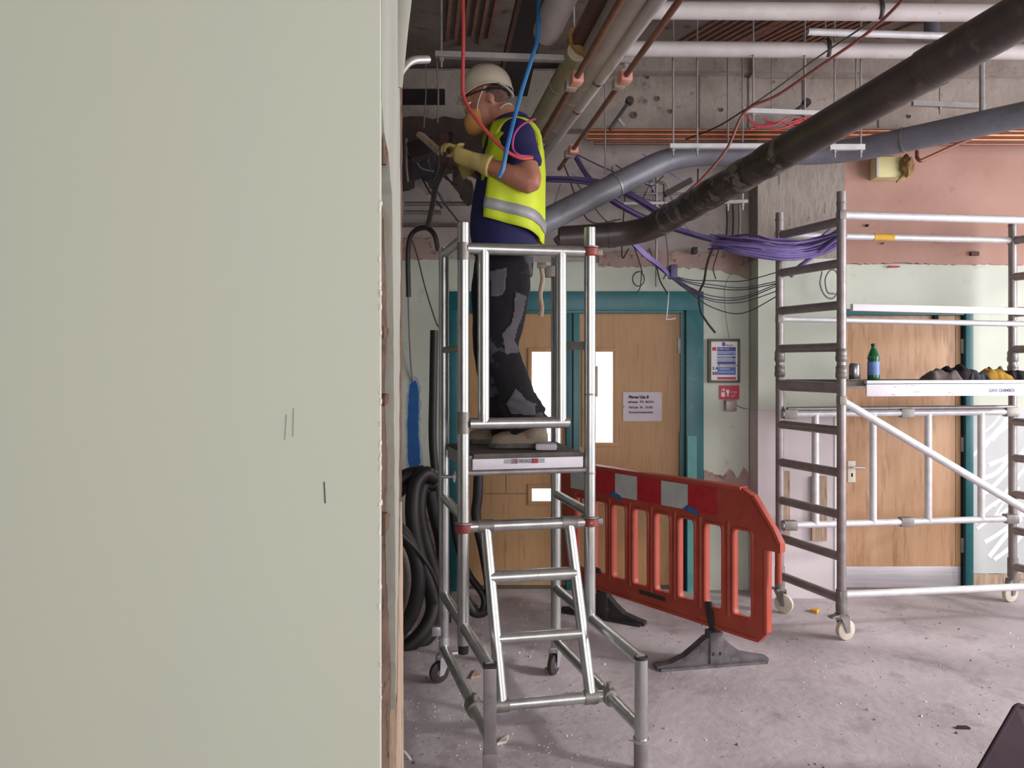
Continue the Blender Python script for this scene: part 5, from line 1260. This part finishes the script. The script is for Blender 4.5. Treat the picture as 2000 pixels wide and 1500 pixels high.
# skirt and peak
lo = []
for k in range(n):
    t = 2 * math.pi * k / n; c, s = math.cos(t), math.sin(t)
    face = max(0.0, -c) ** 2
    side = abs(s) ** 3
    lo.append(hm.verts.new(hp_((0.132 + 0.035 * face) * c, 0.117 * s, -0.022 - 0.022 * face + 0.016 * side)))
for k in range(n): hm.faces.new((lo[k], lo[(k + 1) % n], allr[0][(k + 1) % n], allr[0][k]))
bmesh.ops.recalc_face_normals(hm, faces=hm.faces)
bmesh.ops.solidify(hm, geom=hm.faces[:], thickness=0.004)
he = obj('helmet', hm, G['helmet'], wk, ang=50)
obj('helmet_ridge', tube(B(), [hp_(0.118 * math.cos(a), 0, 0.008 + 0.122 * math.sin(a)) for a in [math.radians(25 + 13 * j) for j in range(11)]], [(0.012, 0.006)] * 2, 8), G['helmet'], he)
obj('helmet_cradle', tube(B(), [hp_(0.105 * math.cos(2 * math.pi * k / 24), 0.092 * math.sin(2 * math.pi * k / 24), -0.028) for k in range(24)], [(0.012, 0.004)] * 2, 6, closed=True), G['rubber'], he)
obj('nape_strap', tube(B(), spl([hp_(0.06, -0.104, -0.012), hp_(0.098, -0.078, -0.034), hp_(0.122, 0, -0.045), hp_(0.098, 0.078, -0.034), hp_(0.06, 0.104, -0.012)], 5), [(0.010, 0.004)] * 2, 8), G['rwhite'], he)
# mask
mk = B(); g = bmesh.ops.create_icosphere(mk, subdivisions=3, radius=1.0)
for v in g['verts']:
    p = v.co.copy(); p.x = p.x if p.x < 0.3 else 0.3; p.z = math.copysign(abs(p.z) ** 0.8, p.z)
    v.co = hd(-0.066 + p.x * 0.07, p.y * 0.07, -0.078 + p.z * 0.066 - 0.014 * max(0, -p.x))
msk = obj('dust_mask', mk, G['mask'], wk)
obj('mask_strap', tube(B(), spl([hd(-0.058, -0.066, -0.05), hd(-0.04, -0.074, -0.01), hd(-0.01, -0.086, 0.03), hd(0.01, -0.088, 0.05)], 5), [(0.003, 0.002)] * 2, 6), G['rwhite'], msk)
# polo shirt with sleeves and collar
bm = B()
def grow(R, d, dz=0.0): return [(a, b, c + dz, rx + d, ry + d) for a, b, c, rx, ry in R]
rings(bm, [T(985, 500, 60, .185)] + grow(torso[1:], 0.014), 26)
tube(bm, spl([P(1002, 268, 3.75), sh_n, sh_n.lerp(el_n, 0.35), sh_n.lerp(el_n, 0.66)], 4), [0.085, 0.088, 0.082, 0.084], 16)
tube(bm, spl([P(995, 266, 3.97), sh_f, sh_f.lerp(el_f, 0.35), sh_f.lerp(el_f, 0.66)], 4), [0.085, 0.088, 0.082, 0.084], 16)
shirt = baked('polo_shirt', bm, G['navy'], wk, [('REMESH', dict(mode='VOXEL', voxel_size=0.010)), ('SMOOTH', dict(iterations=5, factor=0.5))])
obj('collar', tube(B(), [P(994, 238, WDp) + V((0.075 * math.cos(a), 0.085 * math.sin(a), 0.02 * math.cos(a) + 0.008)) for a in [2 * math.pi * k / 20 for k in range(20)]], [(0.022, 0.01)] * 2, 8, closed=True), G['navy'], shirt)
obj('shirt_collar_trim', tube(B(), spl([P(975, 213, 3.77), P(985, 204, 3.79), P(996, 203, 3.82), P(1002, 212, 3.85)], 4), [(0.008, 0.004)] * 2, 6), G['rwhite'], shirt)
# hi-vis vest: open at the front, hem dropping to the back
bm = B(); nA, rows = 44, 22
VA = 118
a0, a1 = math.radians(-VA), math.radians(VA)                   # 0 = back (+x), +-180 = front
def torso_at(z):
    tt = torso[1:]
    for i in range(len(tt) - 1):
        z0_, z1_ = tt[i][2], tt[i + 1][2]
        if z0_ <= z <= z1_: f = (z - z0_) / (z1_ - z0_); return [x + (y - x) * f for x, y in zip(tt[i], tt[i + 1])]
    return list(tt[0] if z < tt[0][2] else tt[-1])
zt_v = P(1000, 247, WDp).z
grid = []
for j in range(rows + 1):
    row = []
    for k in range(nA + 1):
        a = a0 + (a1 - a0) * k / nA; sf = 1 + 0.34 * max(0.0, j / rows - 0.35)
        hem = P(0, 476 - 38 * (abs(a) / math.radians(VA)) ** 1.2, WDp).z
        z = hem + (zt_v - hem) * (j / rows)
        cx, cy, _, rx, ry = torso_at(z)
        fl = 0.026 + 0.02 * (1 - j / rows) + 0.008 * noise.noise(V((a * 2.5, z * 5, 3))) + 0.012 * (1 - j / rows) * math.sin(a * 5)
        row.append(bm.verts.new((cx + (rx + fl) * math.cos(a * sf), cy + (ry + fl) * math.sin(a * sf), z)))
    grid.append(row)
for j in range(rows):
    for k in range(nA): bm.faces.new((grid[j][k], grid[j][k + 1], grid[j + 1][k + 1], grid[j + 1][k]))
bmesh.ops.recalc_face_normals(bm, faces=bm.faces); bmesh.ops.solidify(bm, geom=bm.faces[:], thickness=0.003)
vest = obj('safety_vest', bm, G['vest'], wk, ang=180)
def vestband(f0, f1, name, m, off=0.006):
    b3 = B(); vs = []
    for k in range(nA + 1):
        a = a0 + (a1 - a0) * k / nA; col_ = []
        hem = P(0, 476 - 38 * (abs(a) / math.radians(VA)) ** 1.2, WDp).z
        for f in (f0, f1):
            z = hem + (zt_v - hem) * f; cx, cy, _, rx, ry = torso_at(z)
            fl = 0.026 + off + 0.02 * (1 - f) + 0.008 * noise.noise(V((a * 2.5, z * 5, 3))) + 0.012 * (1 - f) * math.sin(a * 5)
            col_.append(b3.verts.new((cx + (rx + fl) * math.cos(a), cy + (ry + fl) * math.sin(a), z)))
        vs.append(col_)
    for k in range(nA): b3.faces.new((vs[k][0], vs[k + 1][0], vs[k + 1][1], vs[k][1]))
    bmesh.ops.recalc_face_normals(b3, faces=b3.faces); bmesh.ops.solidify(b3, geom=b3.faces[:], thickness=0.002)
    obj(name, b3, G[m], vest, ang=180)
vestband(0.09, 0.19, 'reflective_band', 'reflect')
for s, Dd in ((-1, 3.63), (1, 4.07)):
    ctr = sh_n.lerp(el_n, 0.05) if s < 0 else sh_f.lerp(el_f, 0.05)
    pts = [ctr + V((0.105 * math.cos(a), 0.012 * s * math.cos(a * 2) - s * 0.01 + s * 0.03 * math.sin(a), 0.115 * math.sin(a) - 0.02)) for a in [2 * math.pi * k / 24 for k in range(24)]]
    obj('armhole_trim', tube(B(), pts, [(0.012, 0.007)] * 2, 8, closed=True), G['vest'], vest)
# hood-like gather at the vest front
obj('vest_front_edge', tube(B(), spl([P(1000, 240, 3.68), P(975, 262, 3.63), P(955, 290, 3.66), P(945, 330, 3.70), P(944, 350, 3.70)], 5), [(0.03, 0.006), (0.045, 0.006), (0.03, 0.006)], 8), G['vest'], vest)
# trousers
bm = B()
rings(bm, [T(985, 540, 56, .165), T(985, 515, 58, .172), T(985, 500, 57, .17), T(984, 484, 54, .165)], 24)
tube(bm, spl([P(996, 500, 3.77), P(990, 560, 3.76), P(985, 620, 3.755), P(982, 680, 3.755), P(1000, 745, 3.76), P(1018, 795, 3.765), P(1032, 836, 3.77)], 5), [0.1, 0.115, 0.10, 0.082, 0.084, 0.085, 0.095], 18)
tube(bm, spl([P(970, 500, 3.94), P(962, 560, 3.95), P(957, 620, 3.955), P(955, 680, 3.96), P(965, 745, 3.965), P(976, 795, 3.97), P(988, 846, 3.97)], 5), [0.105, 0.11, 0.095, 0.08, 0.082, 0.08, 0.086], 18)
for i, py in enumerate((775, 792, 806, 820)):                     # ankle folds
    c = P(1010 + i * 8, py, 3.765); tube(bm, [c + V((0.092 * math.cos(a), 0.088 * math.sin(a), 0.02 * math.sin(a * 2 + i))) for a in [2 * math.pi * k / 18 for k in range(18)]], 0.013, 6, closed=True)
tr = baked('trousers', bm, G['trouser'], wk, [('REMESH', dict(mode='VOXEL', voxel_size=0.010)), ('SMOOTH', dict(iterations=4, factor=0.5))])
md = tr.data
for v in md.vertices:                                               # cloth folds
    v.co += v.normal * (0.006 * noise.noise(V((v.co.x * 9, v.co.y * 9, v.co.z * 6))) + 0.004 * noise.noise(V((v.co.x * 22, v.co.y * 20, v.co.z * 13))))
def patch(name, poly, D, m, parent, t=0.012, amp=0.004):
    pts = jag([P(px, py, D) for px, py in poly], 0.02, amp, (0, 2), True)
    return obj(name, prism(B(), pts, (0, t, 0)), G[m], parent, smooth=False)
def wrap_patch(name, poly, D, m, parent, off=0.004):
    """cloth patch that follows the trouser surface"""
    dg = bpy.context.evaluated_depsgraph_get()
    xs = [p[0] for p in poly]; ys = [p[1] for p in poly]
    def inside(x, y):
        r = False; j = len(poly) - 1
        for i in range(len(poly)):
            (xi, yi), (xj, yj) = poly[i], poly[j]
            if (yi > y) != (yj > y) and x < (xj - xi) * (y - yi) / (yj - yi) + xi: r = not r
            j = i
        return r
    st_ = 2.6; nx = int((max(xs) - min(xs)) / st_) + 1; ny = int((max(ys) - min(ys)) / st_) + 1
    bmx = B(); vmap = {}
    for i in range(nx + 1):
        for j in range(ny + 1):
            px, py = min(xs) + i * st_, min(ys) + j * st_
            o = P(px, py, D - 0.4); hit, loc, nor, _ = tr.ray_cast(o, V((0, 1, 0)))
            if hit: vmap[i, j] = (bmx.verts.new(loc + nor * off), px, py)
    for i in range(nx):
        for j in range(ny):
            q = [vmap.get(k) for k in ((i, j), (i + 1, j), (i + 1, j + 1), (i, j + 1))]
            if all(q) and inside(q[0][1] + st_ / 2, q[0][2] + st_ / 2) and max(a[0].co.y for a in q) - min(a[0].co.y for a in q) < 0.03:
                bmx.faces.new([a[0] for a in q])
    bmesh.ops.delete(bmx, geom=[v for v in bmx.verts if not v.link_faces], context='VERTS')
    if not bmx.faces: bmx.free(); return
    bmesh.ops.recalc_face_normals(bmx, faces=bmx.faces); bmesh.ops.solidify(bmx, geom=bmx.faces[:], thickness=0.002)
    obj(name, bmx, G[m], parent, ang=180)
bpy.context.view_layer.update()
wrap_patch('pocket_flap', [(952, 506), (988, 500), (986, 545), (980, 560), (956, 564)], 3.65, 'trougrey', tr)
wrap_patch('side_panel', [(1006, 552), (1030, 560), (1022, 600), (1010, 635), (1004, 660), (1018, 685), (985, 690), (978, 645), (998, 620), (1004, 590)], 3.65, 'trougrey', tr)
wrap_patch('ankle_panel', [(988, 800), (1008, 765), (1030, 790), (1052, 800), (1050, 825), (1000, 822)], 3.65, 'trougrey', tr)
# boots
def boot(ax, D):
    z = Z0
    c = P(ax, 860, D)
    bmx = B()
    secs = [(0.075, 0.032, 0.045), (0.05, 0.042, 0.075), (0.02, 0.046, 0.10), (-0.03, 0.044, 0.085), (-0.09, 0.048, 0.065), (-0.15, 0.05, 0.055), (-0.19, 0.04, 0.04), (-0.207, 0.02, 0.022)]
    prev = None; R = []
    for dx, w, h in secs:
        ring = []
        for k in range(16):
            a = 2 * math.pi * k / 16; cz = max(-0.02, math.sin(a)); ring.append(bmx.verts.new((c.x + dx, c.y + w * math.cos(a), z + 0.022 + (h if cz > 0 else 0.5) * cz * (1 if cz > 0 else 0.2))))
        R.append(ring)
    for i in range(len(R) - 1):
        for k in range(16): bmx.faces.new((R[i][k], R[i][(k + 1) % 16], R[i + 1][(k + 1) % 16], R[i + 1][k]))
    bmx.faces.new(R[0]); bmx.faces.new(R[-1][::-1])
    tube(bmx, [V((c.x + 0.012, c.y, z + 0.05)), V((c.x - 0.002, c.y, z + 0.15))], [(0.056, 0.064), (0.056, 0.062)], 14)
    b_ = obj('boot', bmx, G['boot'], wk, ang=60)
    sp_ = [(0.08, 0.03), (0.06, 0.045), (-0.03, 0.044), (-0.12, 0.053), (-0.18, 0.045), (-0.212, 0.02)]
    poly = [V((c.x + x, c.y + w, z)) for x, w in sp_] + [V((c.x + x, c.y - w, z)) for x, w in sp_[::-1]]
    obj('sole', prism(B(), poly, (0, 0, 0.024)), G['deck'], b_, smooth=False)
    obj('bootlace', tube(B(), spl([V((c.x - 0.03, c.y - 0.045, z + 0.085)), V((c.x - 0.05, c.y, z + 0.105)), V((c.x - 0.03, c.y + 0.045, z + 0.085))], 4), 0.004, 6), G['cloth'], b_)
boot(1040, 3.77); boot(992, 3.97)
# gloves: palm, four fingers and a thumb curled round what he holds
def glove(W, K, n, side, parent):
    """W wrist, K knuckle centre, n direction the fingers curl towards, side = index-to-little direction"""
    W, K, n, side = V(W), V(K), V(n).normalized(), V(side).normalized()
    d = (K - W).normalized(); n = (n - d * n.dot(d)).normalized(); side = (side - d * side.dot(d)); side = (side - n * side.dot(n)).normalized()
    bmx = B()
    # palm as a flattened tube, cuff behind it
    L = (K - W).length
    def swp(pts, rad):      # oriented elliptical sweep
        R = []
        for p, (a, b) in zip(pts, rad):
            R.append([bmx.verts.new(p + side * (a * math.cos(2 * math.pi * k / 14)) + n * (b * math.sin(2 * math.pi * k / 14))) for k in range(14)])
        for i in range(len(R) - 1):
            for k in range(14): bmx.faces.new((R[i][k], R[i][(k + 1) % 14], R[i + 1][(k + 1) % 14], R[i + 1][k]))
        bmx.faces.new(R[0]); bmx.faces.new(R[-1])
    swp([W - d * 0.055, W - d * 0.03, W, W + d * L * 0.35, W + d * L * 0.75, K + d * 0.008], [(0.056, 0.053), (0.053, 0.049), (0.044, 0.04), (0.044, 0.026), (0.047, 0.021), (0.043, 0.016)])
    lens = (0.078, 0.086, 0.080, 0.064)
    for i, l in enumerate(lens):
        base = K + side * (-0.033 + 0.022 * i) - d * 0.006 * abs(i - 1)
        pts = [base - d * 0.02, base]; p = base
        for seg, ang in ((0.45, 35), (0.32, 88), (0.27, 130)):
            a = math.radians(ang + i * 3); p = p + (d * math.cos(a) + n * math.sin(a)) * l * seg; pts.append(p)
        tube(bmx, pts, [0.0115, 0.0115, 0.0108, 0.010, 0.0085], 10)
        blob(bmx, pts[-1], (0.0088, 0.0088, 0.0088), Matrix.Identity(3), 1)
    tb = W + d * L * 0.3 - side * 0.034
    tp_ = [tb + side * 0.015, tb + d * 0.022 - side * 0.018 + n * 0.014, tb + d * 0.045 - side * 0.012 + n * 0.04, tb + d * 0.055 + side * 0.006 + n * 0.058]
    tube(bmx, tp_, [0.016, 0.0145, 0.012, 0.0095], 10)
    blob(bmx, tp_[-1], (0.0098, 0.0098, 0.0098), Matrix.Identity(3), 1)
    g_ = baked('glove', bmx, G['glove'], parent, [('REMESH', dict(mode='VOXEL', voxel_size=0.0042)), ('SMOOTH', dict(iterations=2, factor=0.5))])
    return g_
glove(P(938, 318, 3.63), P(892, 303, 3.66), (-0.5, 0.6, 0.7), (0.2, -0.6, -0.5), wk)
glove(P(908, 322, 3.93), P(884, 288, 3.90), (-0.7, -0.3, 0.1), (0, 1, 0.3), wk)
# loose wiring left hanging over the doors
tg = thing('cable_tangle', 'tangle of thin dark wires hanging between the two drain pipes', 'cable', P(1240, 400, 5.35))
rnd = random.Random(21)
for i in range(16):
    x0, y0 = rnd.uniform(1090, 1300), rnd.uniform(300, 380); x1, y1 = x0 + rnd.uniform(-60, 140), y0 + rnd.uniform(20, 150)
    D = rnd.uniform(5.2, 5.5); mx, my = (x0 + x1) / 2 + rnd.uniform(-20, 20), max(y0, y1) - rnd.uniform(-20, 30)
    obj('cable', tube(B(), spl([P(x0, y0, D), P(mx, my, D), P(x1, y1, D + 0.05)], 6), rnd.uniform(0.002, 0.0055), 6), G[rnd.choice(['purpled', 'cable', 'cableg', 'purple'])], tg)
tg2 = thing('cable_tangle', 'tangle of dark wires and torn sheet left of the worker gloves', 'cable', P(830, 320, 4.9))
for i in range(11):
    x0, y0 = rnd.uniform(790, 880), rnd.uniform(260, 320); x1, y1 = x0 + rnd.uniform(-30, 60), y0 + rnd.uniform(30, 120)
    D = rnd.uniform(4.6, 5.2)
    obj('cable', tube(B(), spl([P(x0, y0, D), P((x0 + x1) / 2 + rnd.uniform(-15, 15), (y0 + y1) / 2 + 10, D), P(x1, y1, D)], 6), rnd.uniform(0.003, 0.009), 6), G[rnd.choice(['cable', 'cable', 'cableg', 'brown'])], tg2)
for i, (poly, m) in enumerate((([(800, 300), (838, 285), (860, 330), (846, 372), (822, 345), (806, 352)], 'black'), ([(806, 335), (832, 318), (850, 368), (830, 384), (812, 372)], 'void'), ([(880, 330), (918, 352), (930, 398), (912, 402), (884, 362)], 'dkbrown'))):
    pts = jag([P(a, b, 5.0 + 0.1 * i) for a, b in poly], 0.03, 0.008, (0, 1, 2), True)
    obj('torn_sheet', prism(B(), pts, (0.01, 0.02, 0)), G[m], tg2, smooth=False)
